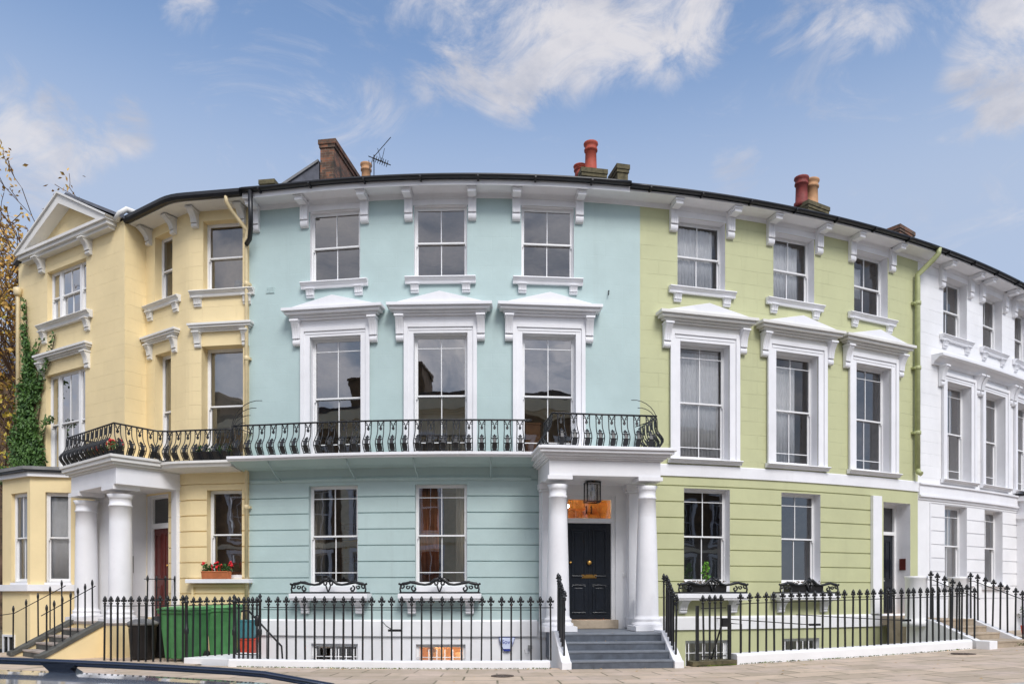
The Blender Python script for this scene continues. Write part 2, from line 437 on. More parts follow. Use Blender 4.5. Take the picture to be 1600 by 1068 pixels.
def console(w, h, dtop, dbot, ztop):               # a carved bracket seen from the side, w wide
    z0 = ztop-h; pr = [(0, ztop), (dtop, ztop), (dtop, ztop-.1*h)]
    for i in range(7):
        t = i/6; pr.append((dbot+.02+(dtop*.93-dbot-.02)*(1-t)**2.2, ztop-.14*h-t*.58*h))
    for i in range(7):
        a = math.pi*(.5-i/6); pr.append((dbot*.55+dbot*.55*math.cos(a), z0+.14*h+.13*h*math.sin(a)))
    pr.append((0, z0))
    mb = MB().prism(pr, -w/2, w/2)
    for k in (-.3, 0, .3):                          # raised reeds down its face
        mb.prism([(0, ztop-.12*h)]+[(o+.012, z) for o, z in pr[3:10]]+[(0, ztop-.75*h)], (k-.08)*w, (k+.08)*w)
    mb.box(-w*.6, w*.6, 0, dtop+.02, ztop-.08*h, ztop-.001)
    return mb
def sill_mb(half, zt, d=.16, t=.17):
    mb = MB(); k = [(0, zt-t), (d*.45, zt-t), (d*.55, zt-t*.55), (d*.8, zt-t*.4), (d*.85, zt-t*.25), (d, zt-t*.22), (d, zt-.02), (d-.03, zt), (0, zt+.01)]
    return mb.prism(k, -half, half)
def cornice_mb(half, z0, z1, d):
    mb = MB(); h = z1-z0; n = [(0, .0, .22, .35), (.35, .22, .42, .55), (.55, .42, .7, .82), (.82, .7, 1, 1.0)]
    for dd, a, b, w in n:
        k = half-d*.9+d*.9*w; mb.box(-k, k, 0, d*w, z0+h*a+.001, z0+h*b)
    return mb
BR = {}
def shared(key, f):
    if key not in BR: BR[key] = f().mesh(key.split('|')[0])
    return BR[key]
def lchild(name, key, f, mat, parent, x, y=0, z=0):
    return put(shared(key, f), name, mat, parent, (x, y, z))

def upper_window(house, c, w, dep, trim='trim', hw=.88, **kw):
    kw.setdefault('glass', 'glass_top')
    win = sash(house, c, 9.46, 11.24, w, dep, **kw)
    lpart('sill', sill_mb(hw, 9.44), M[trim], win, .006)
    for k in (-1, 1): lchild('bracket', 'bracket|s'+trim, lambda: console(.2, .22, .12, .05, 9.27), M[trim], win, k*(hw-.24))
    return win
def head_panel(house, c, w, trim='trim'):
    for k in (-1, 1): at('eaves_bracket', shared('eaves_bracket|'+trim, lambda: eaves_console()), M[trim], house, c+k*(w/2+.13), 0, 0)
def eaves_console():
    mb = console(.2, .66, .13, .1, 11.5-.001)
    mb.box(-.1, .1, .13, .42, 11.37, 11.497).box(-.12, .12, .1, .45, 11.45, 11.498)
    return mb
def first_window(house, c, w, dep, z0=5.0, pediment=True, trim='trim', aw=.23, sill=False, hood=True, hood_mat=None, **kw):
    win = sash(house, c, z0+.03, 8.05, w, dep, top=.24, bot=.24, **kw); h = w/2
    mb = MB()
    for k in (-1, 1):
        a, b = (h, h+aw) if k > 0 else (-h-aw, -h)
        mb.box(a, b, 0, .05, z0, 8.05+aw)
        a, b = (h+aw*.62, h+aw+.012) if k > 0 else (-h-aw-.012, -h-aw*.62)
        mb.box(a, b, .05, .085, z0+.003, 8.05+aw+.012)
    mb.box(-h, h, 0, .049, 8.05, 8.05+aw).box(-h-aw*.62, h+aw*.62, .049, .084, 8.05+aw*.62, 8.05+aw+.011)
    mb.box(-h-aw*.5, h+aw*.5, .049, .062, 8.05+aw*.28, 8.05+aw*.5)
    lpart('architrave', mb, M[trim], win, .006)
    if hood:
        hd = cornice_mb(h+aw+.40, 8.47, 8.72, .36); hd.box(-h-aw-.04, h+aw+.04, 0, .055, 8.05+aw+.014, 8.472)
        lpart('hood', hd, M[hood_mat or trim], win, .006)
        if pediment:
            q = h+aw+.14; lpart('pediment', MB().plate([(-q, 8.722), (q, 8.722), (q, 8.76), (0, 9.01), (-q, 8.76)], 0, .27), M[trim], win, .006)
        for k in (-1, 1): lchild('bracket', 'bracket|f'+trim, lambda: console(.19, .62, .24, .09, 8.469), M[trim], win, k*(h+aw+.11))
    if sill: lpart('sill', sill_mb(h+aw+.06, z0+.01, .18, .11), M[trim], win, .006)
    return win
def room(house, s0, s1, z0, z1, depth, mat, fn=P, seg=.8):
    mb = MB(); n = max(1, int((s1-s0)/seg)); ss = [s0+(s1-s0)*i/n for i in range(n+1)]
    prof = [(-.06, z0), (-depth, z0), (-depth, z1), (-.06, z1)]
    vs = [fn(s, o, z) for s in ss for o, z in prof]
    fs = [(i*4+j, i*4+j+1, i*4+5+j, i*4+4+j) for i in range(n) for j in range(3)]+[(0, 1, 2, 3), (n*4, n*4+1, n*4+2, n*4+3)]
    mb.add(vs, fs); return part('room', mb, M[mat], house)
def eaves(house, s0, s1, fascia, trim='trim'):
    n = max(2, int((s1-s0)/.4)); so = MB().prism([(0, 11.5), (.48, 11.515), (.48, 11.56), (0, 11.58)], s0, s1, P, n)
    if fascia: so.prism([(.48, 11.47), (.515, 11.47), (.515, 11.6), (.48, 11.6)], s0, s1, P, n)
    so.prism([(0, 11.40), (.03, 11.40), (.05, 11.47), (.07, 11.499), (0, 11.499)], s0, s1, P, n)
    part('soffit', so, M[trim], house)
    r, cx, cz = .075, .60, 11.66
    if not fascia: cz = 11.63; cx = .56
    pr = [(cx+r*math.cos(a), cz+r*math.sin(a)) for a in [math.pi+math.pi*i/8 for i in range(9)]]+[(cx+r-.012, cz+.004)]+[(cx+(r-.012)*math.cos(a), cz+.01+(r-.012)*math.sin(a)) for a in [-math.pi*i/6 for i in range(1, 6)]]+[(cx-r+.012, cz+.004)]
    g = MB().prism(pr, s0, s1, P, n, smooth=True)
    q = s0+.5
    while q < s1-.2:
        g.prism([(cx-.09, cz-.11), (cx+.03, cz-.115), (cx+r+.012, cz-.07), (cx+r+.012, cz-.01), (cx-.09, cz-.01)], q-.02, q+.02, P); q += 1.35
    g.prism([(cx-.02, cz+.03), (cx-.02, cz+.06), (-.3, 11.86), (-.3, 11.82)], s0, s1, P, n)     # lapped slate edge over it
    part('gutter', g, M['gutter'], house)
def main_roof(house, s0, s1):
    n = max(2, int((s1-s0)/.8))
    part('roof', MB().prism([(.5, 11.66), (-4.6, 13.3), (-9.5, 11.7), (-9.5, 11.55), (.4, 11.57)], s0, s1, P, n), M['slate'], house)
    part('rear_wall', MB().prism([(-9.1, -2.4), (-9.3, -2.4), (-9.3, 11.6), (-9.1, 11.6)], s0, s1, P, n), M['brownbrick'], house)
def chimney(house, s0, s1, o0, o1, z0, z1, pots, fn=P, rz=None, mat='brick', cap=True):
    mb = MB().box(s0, s1, o1, o0, z0, z1, fn)
    if cap:
        mb.box(s0-.03, s1+.03, o1-.03, o0+.03, z1-.26, z1-.16, fn).box(s0-.055, s1+.055, o1-.055, o0+.055, z1-.16, z1-.02, fn)
    c = part('chimney', mb, M[mat], house)
    for s, o, r, h, m in pots:
        x, y, z = fn(s, o, z1-.03); l = WL[house]
        c2 = MB().lathe(x, y, [(r*1.25, z-.05), (r*1.25, z+.1), (r, z+.14), (r*.92, z+h*.72), (r*1.12, z+h*.74), (r*1.12, z+h*.8), (r*.95, z+h*.82), (r*1.05, z+h*.9), (r*1.22, z+h*.95), (r*1.2, z+h), (r*.9, z+h), (r*.8, z+h*.8)], 14)
        part('chimney_pot', c2, M[m], house).parent = c
    return c
def downpipe(house, s, z0, z1, mat, r=.055, o=.1, swan=True, side=1):
    mb = MB(); pts = [P(s, o, z0+.12), P(s, o, z1)]
    if swan: pts = [P(s, o, z0+.12), P(s, o, z1-.75), P(s, o, z1-.62), P(s-side*.25, .42, z1-.25), P(s-side*.3, .56, z1-.1), P(s-side*.3, .58, z1+.05)]
    mb.tube(pts, r, 10)
    mb.tube([P(s, o, z0+.14), P(s, o+.03, z0+.04), P(s, o+.12, z0-.02)], r, 8)
    z = z0+1.2
    while z < z1-.9:
        x, y, _ = P(s, o); mb.lathe(x, y, [(r, z-.06), (r*1.3, z-.05), (r*1.3, z+.05), (r, z+.06)], 10)
        mb.box(s-r*1.9, s+r*1.9, 0, o, z-.03, z+.03, P); z += 1.9
    return part('downpipe', mb, M[mat], house)
def column(x, y, z0, z1, r, n=28, tp=.26):
    h = z1-z0; pr = [(r*1.32, z0+.1), (r*1.34, z0+.13), (r*1.32, z0+.17), (r*1.16, z0+.19), (r*1.14, z0+.22), (r*1.2, z0+.25), (r*1.16, z0+.28), (r*1.04, z0+.3), (r, z0+.36)]
    pr += [(r*(1-tp*((i/6)**1.4)), z0+.36+(h-.36-.42)*i/6) for i in range(1, 7)]
    zt = z1-.42; rt = r*(1-tp)
    pr += [(rt*1.08, zt+.01), (rt*1.08, zt+.05), (rt, zt+.06), (rt, zt+.2), (rt*1.06, zt+.21), (rt*1.06, zt+.23), (rt*1.24, zt+.31)]
    return MB().lathe(x, y, pr, n)

def grooves(z0, z1, d=.4):
    out = []; z = z1
    while z > z0: out.append(round(z, 3)); z -= d
    return out
GV = grooves(1.2, 4.42, .405)

# ================================================================== BLUE HOUSE
BL = thing('terraced_house', 'pale duck egg blue stucco house with white window mouldings and number eleven porch', 'house', P(-1.7, 0, 0), 0, 'painted houses of the crescent')
b_up = [(c-.66, c+.66, 9.46, 11.24, .12) for c in (-4.45, -1.75, .92)]
b_f = [(c-.67, c+.67, 5.0, 8.05, .16) for c in (-4.43, -1.75, .95)]
b_g = [(c-.65, c+.65, 1.77, 4.31, .13) for c in (-4.5, -1.74)]
b_b = [(c-.62, c+.62, -1.0, .33, .1) for c in (-4.47, -1.75)]
b_door = [(1.36, 2.68, .9, 4.05, .12)]
BGV = [z for z in grooves(1.1, 4.42, .405)]
mb = MB(); wall(mb, -6.78, 3.3, 4.7, 11.5, b_up+b_f, P, [4.98] and [], .4)
part('wall', mb, M['blue_up'], BL)
mb = MB(); wall(mb, -6.78, 3.3, .93, 4.7, b_g+b_door, P, BGV, .4); reveals(mb, b_g, P); part('wall', mb, M['blue'], BL)
for op in b_up+b_f+b_b: part('window_reveal', reveals(MB(), [op], P), M['trim'], BL)
mb = MB(); wall(mb, -6.78, 3.3, -2.45, .93, b_b, P, [], .4)
mb.prism([(0, .53), (.06, .53), (.06, .90), (.03, .93), (0, .94)], -6.75, .65, P, 18); part('plinth_wall', mb, M['white'], BL)
part('cornice', MB().prism([(0, 4.40), (.03, 4.40), (.05, 4.46), (.03, 4.5), (0, 4.5)], -6.75, .5, P, 16), M['blue'], BL)
for c in (-4.45, -1.75, .92): upper_window(BL, c, 1.32, .12); head_panel(BL, c, 1.32)
at('eaves_bracket', shared('eaves_bracket|trim', eaves_console), M['trim'], BL, -6.58, 0, 0)
for c in (-4.43, -1.75, .95): first_window(BL, c, 1.34, .16)
for c in (-4.5, -1.74):
    w = sash(BL, c, 1.77, 4.31, 1.3, .13, top=.24, bot=.24, glass='glass_low')
    lpart('sill', MB().box(-1.02, 1.02, 0, .36, 1.47, 1.59).box(-1.0, 1.0, 0, .33, 1.42, 1.469).box(-.62, .62, -.1, .02, 1.592, 1.769), M['trim'], w, .006)
    for k in (-1, 1): lchild('bracket', 'bracket|g', lambda: console(.2, .34, .26, .08, 1.419), M['trim'], w, k*.72)
for c in (-4.47, -1.75):
    w = sash(BL, c, -1.0, .33, 1.24, .1, cols=2)
    mb = MB()
    for k in range(6): mb.tube([(-.5+.2*k, .05, -.98), (-.5+.2*k, .05, .2)], .012, 6)
    mb.tube([(-.6, .05, 0), (.6, .05, 0)], .012, 6); lpart('window_bars', mb, M['gloss'], w)
for c in (-4.45, -1.75, .92): part('head_panel', MB().box(c-.7, c+.7, 0, .02, 11.242, 11.399, P, .4), M['trim'], BL)
eaves(BL, -6.7, 2.86, True); main_roof(BL, -6.78, 3.3)
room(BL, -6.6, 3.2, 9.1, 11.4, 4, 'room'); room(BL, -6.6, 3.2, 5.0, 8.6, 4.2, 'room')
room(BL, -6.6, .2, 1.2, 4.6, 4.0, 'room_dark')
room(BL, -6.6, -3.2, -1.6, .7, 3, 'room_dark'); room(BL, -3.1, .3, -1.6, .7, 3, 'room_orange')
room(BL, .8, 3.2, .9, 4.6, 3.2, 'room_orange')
# balcony
bal = part('balcony', MB().prism([(.721, 4.855), (.8, 4.87), (.8, 4.9), (.84, 4.905), (.84, 4.97), (.721, 4.985)], -6.95, .52, P, 20), M['trim'], BL, .004)
part('balcony_slab', MB().prism([(0, 4.72), (.35, 4.76), (.72, 4.86), (.72, 4.984), (0, 4.99)], -6.93, .52, P, 20), M['blue'], BL)
mb = MB()
for s in (-5.9, -3.9, -2.3, -.5): mb.tube([P(s, .02, 4.45), P(s, .4, 4.6), P(s, .7, 4.84)], .016, 6)
part('balcony_stay', mb, M['blue'], BL)
# iron balustrade: bellied pairs of bars with cast ornament
def belly(h): # outward bow of a bar at height h of .76
    t = h/.76; return .16*math.exp(-((t-.30)/.22)**2)+.03*(1-t)
def baluster():
    mb = MB(); hs = [.76*i/12 for i in range(13)]
    for k in (-1, 1):
        mb.tube([(k*(.08+.008*math.sin(h*8)), -belly(h), h) for h in hs], .0125, 5)
    for h in (.03, .19, .31): mb.tube([(-.08, -belly(h), h), (.08, -belly(h), h)], .012, 5)
    def orn(poly, n=1):
        vs = []; m = len(poly)
        for dy in (-.014, .014): vs += [(x*1.25, -belly(h)+dy, h) for x, h in poly]
        mb.add(vs, [tuple(range(m)), tuple(range(2*m-1, m-1, -1))]+[(j, j+m, (j+1) % m+m, (j+1) % m) for j in range(m)])
    half = [(.035, .03), (.05, .09), (.046, .18), (.03, .20), (.034, .25), (.045, .29), (.03, .325), (.02, .34), (.045, .37), (.02, .385), (.008, .42)]
    orn(half+[(-x, h) for x, h in half[::-1]])
    for k in (-1, 1):
        a = [(k*.055+.026*math.cos(t), 0, .70+.026*math.sin(t)) for t in [2*math.pi*i/8 for i in range(9)]]
        mb.tube([(x, -belly(h), h) for x, _, h in a], .011, 4)
        mb.tube([(k*x, -belly(h), h) for x, h in ((.07, .755), (.04, .72), (.015, .66), (0, .60))], .012, 4)
    t = [(.012, .62), (.028, .59), (.02, .56), (.0, .535)]; orn(t+[(-x, h) for x, h in t[::-1][1:]])
    return mb
def run(pts, step, off=.5):
    """evenly spaced places along a polyline: (x, y, z, angle)"""
    pts = [Vector(p) for p in pts]; out = []; d = step*off
    for a, b in zip(pts, pts[1:]):
        L = (b-a).length
        while d <= L+1e-6:
            p = a+(b-a)*(d/L); out.append((p.x, p.y, p.z, math.atan2(b.y-a.y, b.x-a.x))); d += step
        d -= L
    return out
def balustrade(house, pts, step=.305, rail=True):
    root = bpy.data.objects.new('balcony_railing', None); l = WL[house]
    mb = MB()
    for dz, r in ((.775, .022), (.70, .0)):
        if r: mb.tube([(p[0], p[1], p[2]+dz) for p in pts], r, 6)
    mb.tube([(p[0], p[1], p[2]+.012) for p in pts], .012, 4)
    o = put(mb.mesh('balcony_railing', l), 'balcony_railing', M['iron'], house)
    for x, y, z, a in run(pts, step):
        put(shared('baluster|', baluster), 'baluster', M['iron'], o, Vector((x, y, z))-l, a)
    return o
def fan_guard(house, s, o, z, k, n=4, parent=None):
    mb = MB()
    for i in range(n):
        r = .2+.15*i
        mb.tube([P(s+k*(.05*i), o-.05, z), P(s+k*(.1+.02*i), o+.05, z+.45), P(s+k*(.1+.02*i), o+.04, z+.62+r*.2)]+[P(s+k*(.1+.02*i)-k*r*(1-math.cos(t)), o+.03-.1*math.sin(t), z+.62+r*.2+r*math.sin(t)) for t in [math.pi*.55*j/7 for j in range(1, 8)]], .009, 5)
    mb.tube([P(s+k*.12, o+.1, z+.75), P(s-k*.35, o-.05, z+.58)], .012, 5)
    return part('spiked_guard', mb, M['iron'], house)
balustrade(BL, [P(-6.85+7.3*i/24, .68, 4.975) for i in range(25)])
fan_guard(BL, -6.72, .66, 4.98, -1)
# porch of the blue house
PC, PA = 1.99, ang(1.99); x0, y0, _ = P(PC); PF = frame(x0, y0, PA)
root = part('porch', MB().box(-1.32, 1.32, .0, 1.55, 4.30, 4.66, PF), M['trim'], BL, .008)
mb = MB()
for d, a, b in ((.05, 4.662, 4.70), (.11, 4.70, 4.74), (.17, 4.74, 4.80), (.25, 4.80, 4.87), (.30, 4.87, 4.93), (.22, 4.93, 4.955)):
    mb.box(-1.32-d, 1.32+d, 0, 1.55+d, a+.001, b, PF)
part('cornice', mb, M['trim'], BL, .006).parent = root
def subpart(name, mb, mat, house, par, bevel=0):
    o = part(name, mb, mat, house, bevel); o.parent = par; return o
for k in (-1, 1):
    x, y, _ = PF(k*1.07, 1.30, 0); mb = column(x, y, .73, 4.22, .27)
    mb.box(k*1.07-.38, k*1.07+.38, .92, 1.68, .72, .835, PF).box(k*1.07-.29, k*1.07+.29, 1.01, 1.59, 4.21, 4.299, PF)
    subpart('column', mb, M['trim'], BL, root)
    mb = MB().box(k*1.1-.16, k*1.1+.16, .0, .24, .74, 4.1, PF).box(k*1.1-.21, k*1.1+.21, .0, .29, 4.1, 4.16, PF).box(k*1.1-.24, k*1.1+.24, .0, .32, 4.16, 4.299, PF).box(k*1.1-.2, k*1.1+.2, 0, .28, .739, .98, PF)
    subpart('pilaster', mb, M['trim'], BL, root, .006)
mb = MB(); wall(mb, -1.3, 1.3, .5, 4.3, [(-.66, .66, .9, 4.05, .1)], lambda s, o, z: PF(s, o+.03, z), [], 2); reveals(mb, [(-.66, .66, .9, 4.05, .1)], lambda s, o, z: PF(s, o+.03, z))
subpart('porch_wall', mb, M['white'], BL, root)
pts = [PF(-1.24, .35, 4.958), PF(-1.24, 1.5, 4.958), PF(1.24, 1.5, 4.958), PF(1.24, .1, 4.958)]
balustrade(BL, pts, .30); fan_guard(BL, 3.12, 1.25, 4.96, 1, 3)
# door
mb = MB().box(-.66, -.56, -.14, -.02, .93, 4.05, PF).box(.56, .66, -.14, -.02, .93, 4.05, PF).box(-.56, .56, -.14, -.022, 3.95, 4.05, PF).box(-.56, .56, -.15, -.01, 3.36, 3.48, PF)
part('door_frame', mb, M['gloss'], BL, .005)
def panel_door(w, z0, z1, mat, fn, o=-.1):
    mb = MB().box(-w/2, w/2, o-.05, o, z0, z1, fn); h = z1-z0
    for a, b in ((-w*.4, -w*.08), (w*.08, w*.4)):
        for c, d in ((.06, .36), (.44, .94)):
            lo, hi = z0+h*c, z0+h*d
            mb.box(a, b, o, o+.022, lo, lo+.035, fn).box(a, b, o, o+.022, hi-.035, hi, fn).box(a, a+.035, o, o+.021, lo+.035, hi-.035, fn).box(b-.035, b, o, o+.021, lo+.035, hi-.035, fn)
            mb.box(a+.08, b-.08, o, o+.014, lo+.08, hi-.08, fn)
    mb.box(-.012, .012, o, o+.008, z0+.05, z1-.03, fn)
    return mb
door = part('door', panel_door(1.12, .94, 3.36, 'black_door', PF), M['black_door'], BL, .004)
x, y, z = PF(0, -.06, 2.37)
subpart('knob', MB().ball(x, y, z, .065, 8), M['brass'], BL, door)
subpart('letterbox', MB().box(-.19, .19, -.1, -.08, 1.98, 2.07, PF).box(-.15, .15, -.08, -.072, 2.0, 2.05, PF), M['brass'], BL, door)
x, y, z = PF(-.48, -.07, 2.37); subpart('lock', MB().ball(x, y, z, .035, 6), M['brass'], BL, door)
fl = part('fanlight', MB().box(-.56, .56, -.105, -.1, 3.48, 3.95, PF), M['glass_dark'], BL)
mb = MB()
for k in (-.065, .065):
    mb.box(k-.014, k+.014, -.098, -.09, 3.60, 3.80, PF).box(k-.035, k+.035, -.098, -.09, 3.595, 3.612, PF).plate([(k-.04, 3.75), (k-.014, 3.765), (k-.014, 3.80)], -.098, -.09, PF)
subpart('house_number', mb, M['iron'], BL, fl)
part('doorstep', MB().box(-.68, .68, -.2, .22, .72, .935, PF), M['york'], BL, .008)
part('bell_push', MB().box(.84, .94, .03, .055, 2.0, 2.11, PF).box(.87, .91, .055, .065, 2.03, 2.08, PF), M['gloss'], BL, .004)
# hanging hall bulb seen through the fanlight
x, y, z = PF(-.12, -2.2, 4.02); part('ceiling_lamp', MB().lathe(x, y, [(.008, z+.5), (.008, z+.06), (.05, z+.04), (.055, z), (.03, z-.04)], 10), M['bulb'], BL)
part('hall_joinery', MB().box(-1.0, .9, -2.95, -2.9, 3.95, 4.05, PF).box(-.75, -.68, -2.95, -2.9, .9, 3.95, PF).box(.35, .42, -2.95, -2.9, .9, 3.95, PF).box(-.68, .35, -2.95, -2.92, .9, 3.95, PF), M['wood'], BL)
mb = MB().box(-2.3, -1.9, -1.9, -1.5, -1.6, .12, P).box(-1.55, -1.2, -2.2, -1.8, -1.6, -.02, P); xx, yy, _ = P(-2.12, -1.1); mb.lathe(xx, yy, [(.02, -1.0), (.02, .05), (.16, .06), (.1, .24)], 14); part('basement_furniture', mb, M['room_dark'], BL)
x, y, z = PF(.1, -1.2, 4.3); part('ceiling_lamp', MB().lathe(x, y, [(.02, z+.2), (.02, z+.12), (.1, z+.1), (.13, z), (.1, z-.08), (.02, z-.1)], 12), M['bulb'], BL)
x, y, z = P(-1.5, -1.3, .55); part('basement_lamp', MB().lathe(x, y, [(.02, z+.14), (.02, z+.12), (.1, z+.1), (.13, z), (.1, z-.08), (.02, z-.1)], 12), M['bulb'], BL)
# wall details
mb = MB().box(-.11, .11, 0, .012, 0, .16)
for i in range(5): mb.box(-.10+.045*i, -.08+.045*i, .012, .022, .01, .15)
for i in range(4): mb.box(-.1, .1, .012, .02, .015+.04*i, .03+.04*i)
at('air_brick', mb.mesh('air_brick'), M['blue'], BL, -6.2, 0, 9.26)
part('wall_hook', MB().tube([P(2.47, 0, 9.2), P(2.47, .05, 9.2), P(2.45, .07, 9.08)], .014, 6), M['iron'], BL)
part('downpipe', MB().tube([P(-6.44, .60, 11.6), P(-6.44, .58, 10.98), P(-6.48, .5, 10.72), P(-6.62, .28, 10.56), P(-6.78, .14, 10.5)], .06, 10), M['gutter'], BL)
chimney(BL, -6.52, -6.08, -4.0, -6.6, 12.2, 15.55, [(-6.1, -7.0, .17, .9, 'tanpot')])
f9 = frame(*P(-6.6, -4.0)[:2], ang(-6.6)); mb = MB().plate([(-1.55, 12.4), (-1.55, 14.08), (-1.45, 14.12), (0, 14.92), (0, 12.4)], -1.6, -.1, f9); part('party_wall', mb, M['slate'], BL)
part('flashing', MB().plate([(-1.6, 14.06), (-1.6, 14.14), (-.02, 15.0), (-.02, 14.925), (-1.45, 14.125)], -1.65, -.05, f9), M['lead'], BL)
chimney(BL, 2.85, 3.75, -4.0, -4.7, 12.2, 14.55, [(3.28, -4.3, .185, .95, 'redpot'), (3.10, -5.0, .18, .62, 'redpot'), (2.97, -4.45, .14, .26, 'redpot')], mat='mossstone')
chimney(BL, 4.15, 4.55, -3.9, -4.6, 12.2, 14.72, [], mat='mossstone')

# ================================================================== GREEN HOUSE
GR = thing('terraced_house', 'lime green stucco house with lace curtains and pedimented windows', 'house', P(7.9, 0, 0), 0, 'painted houses of the crescent')
g_up = [(c-.68, c+.68, 9.46, 11.24, .24) for c in (5.0, 7.84, 10.66)]
g_f = [(c-.71, c+.71, 5.0, 8.05, .24) for c in (5.08, 7.92, 10.72)]
g_g = [(c-.66, c+.66, 1.85, 4.3, .24) for c in (5.16, 8.08)]
g_b = [(c-.62, c+.62, -1.0, .38, .12) for c in (5.16, 8.08)]
g_door = [(11.16, 12.34, .95, 4.22, .5)]
mb = MB(); wall(mb, 3.3, 12.69, 4.6, 11.5, g_up+g_f, P, [], .4); part('wall', mb, M['green_up'], GR)
mb = MB(); wall(mb, 3.3, 11.0, 1.0, 4.6, g_g, P, grooves(1.3, 4.36, .41), .4); wall(mb, 11.0, 12.69, 1.0, 4.6, g_door, P, [], .4); part('wall', mb, M['green'], GR)
for op in g_up+g_f+g_g+g_b+g_door: part('window_reveal', reveals(MB(), [op], P), M['trim'], GR)
mb = MB(); wall(mb, 3.3, 12.69, -2.45, 1.0, g_b, P, [], .4); part('basement_wall', mb, M['green'], GR)
mb = MB().prism([(0, .66), (.05, .66), (.05, .96), (.03, 1.0), (0, 1.01)], 3.4, 12.6, P, 22); part('plinth_band', mb, M['white'], GR)
part('string_course', MB().prism([(0, 4.6), (.035, 4.6), (.035, 4.88), (.02, 4.9), (0, 4.9)], 3.35, 12.69, P, 22), M['trim'], GR)
lace = []
for c in (5.0, 7.84, 10.66): upper_window(GR, c, 1.36, .24, hw=.94, glass='glass_clear'); head_panel(GR, c, 1.36)
for c in (5.08, 7.92, 10.72): first_window(GR, c, 1.42, .24, z0=5.03, sill=True, trim='trim', aw=.27, hood_mat='old_trim', glass='glass_dark' if c > 10 else 'glass_clear')
for c in (5.16, 8.08):
    w = sash(GR, c, 1.85, 4.3, 1.32, .24, top=.24, glass='glass_dark')
    lpart('sill', MB().box(-1.02, 1.02, 0, .36, 1.47, 1.59).box(-1.0, 1.0, 0, .33, 1.42, 1.469).box(-.64, .64, -.2, .02, 1.592, 1.849), M['trim'], w, .006)
    for k in (-1, 1): lchild('bracket', 'bracket|g', lambda: console(.2, .34, .26, .08, 1.419), M['trim'], w, k*.72)
for c in (5.16, 8.08):
    w = sash(GR, c, -1.0, .38, 1.24, .12, cols=2); mb = MB()
    for k in range(6): mb.tube([(-.5+.2*k, .06, -.98), (-.5+.2*k, .06, .3)], .011, 6)
    for zz in (-.4, .05): mb.tube([(-.6, .06, zz), (.6, .06, zz)], .011, 6)
    lpart('window_bars', mb, M['gloss'], w)
for c in (5.0, 7.84, 10.66): part('head_panel', MB().box(c-.72, c+.72, 0, .02, 11.242, 11.399, P, .4), M['trim'], GR)
eaves(GR, 2.86, 12.75, False); main_roof(GR, 3.3, 12.69)
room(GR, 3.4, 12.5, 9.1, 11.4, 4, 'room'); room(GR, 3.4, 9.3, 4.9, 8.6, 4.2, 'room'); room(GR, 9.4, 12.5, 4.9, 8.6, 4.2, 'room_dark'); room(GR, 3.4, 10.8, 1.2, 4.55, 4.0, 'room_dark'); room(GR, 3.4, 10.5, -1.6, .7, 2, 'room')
downpipe(GR, 12.5, 5.1, 11.55, 'green_pipe', .075, .12, True, -1)
# white pilaster and recessed door
part('pilaster', MB().box(10.62, 10.98, 0, .1, 1.02, 4.36, P), M['trim'], GR, .006)
DC = 11.75; x0, y0, _ = P(DC); DF = frame(x0, y0, ang(DC))
mb = MB().box(-.59, -.5, -.58, -.46, .95, 4.22, DF).box(.5, .59, -.58, -.46, .95, 4.22, DF).box(-.5, .5, -.58, -.462, 3.32, 3.42, DF).box(-.5, .5, -.58, -.462, 4.13, 4.22, DF)
part('door_frame', mb, M['gloss'], GR)
d2 = part('door', panel_door(1.0, .95, 3.32, '', DF, -.52), M['black_door'], GR)
subpart('letterbox', MB().box(-.13, .13, -.52, -.50, 1.95, 2.05, DF), M['steel'], GR, d2)
part('fanlight', MB().box(-.5, .5, -.53, -.525, 3.42, 4.13, DF), M['glass_dark'], GR)
part('nameplate', MB().box(12.315, 12.33, -.34, -.14, 2.28, 2.62, P), M['red_door'], GR)
part('doorstep', MB().box(-.75, .75, -.6, .3, .70, .95, DF), M['york'], GR)
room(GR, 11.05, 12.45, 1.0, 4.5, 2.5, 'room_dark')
chimney(GR, 13.0, 14.15, -4.2, -5.2, 12.2, 15.2, [(12.55+.6, -4.6, .21, 1.0, 'darkpot'), (13.75, -4.6, .22, 1.05, 'tanpot')], mat='mossstone')

# ================================================================== WHITE HOUSE
WH = thing('terraced_house', 'white stucco house curving away with narrow sash windows', 'house', P(17, 0, 0), 0, 'painted houses of the crescent')
wc = (14.62, 16.92, 19.2, 21.6, 24.0, 26.4); wf = (14.78, 17.04, 19.35, 21.7, 24.1, 26.5)
w_up = [(c-.66, c+.66, 9.46, 11.24, .24) for c in wc]; w_f = [(c-.68, c+.68, 5.0, 8.05, .24) for c in wf]
w_g = [(c-.62, c+.62, 1.85, 4.28, .24) for c in (14.66, 17.0, 21.7, 24.1)]
mb = MB(); wall(mb, 12.69, 28.5, 4.6, 11.5, w_up+w_f, P, [], .4); part('wall', mb, M['white_up'], WH)
mb = MB(); wall(mb, 12.69, 13.25, -2.45, 4.6, [], P, [], .4); wall(mb, 13.25, 28.5, 1.0, 4.6, w_g, P, grooves(1.3, 4.3, .41), .4); wall(mb, 13.25, 28.5, -2.45, 1.0, [], P, [], .4); part('wall', mb, M['white'], WH)
for op in w_up+w_f+w_g: part('window_reveal', reveals(MB(), [op], P), M['trim'], WH)
mb = MB()
for o, a, b in ((.03, 4.38, 4.46), (.09, 4.46, 4.52), (.05, 4.52, 4.82), (.1, 4.82, 4.87)): mb.box(12.7, 28.5, 0, o, a+.001, b, P, .5)
mb.box(13.25, 13.3, 0, .03, 1, 4.3, P); part('string_course', mb, M['trim'], WH)
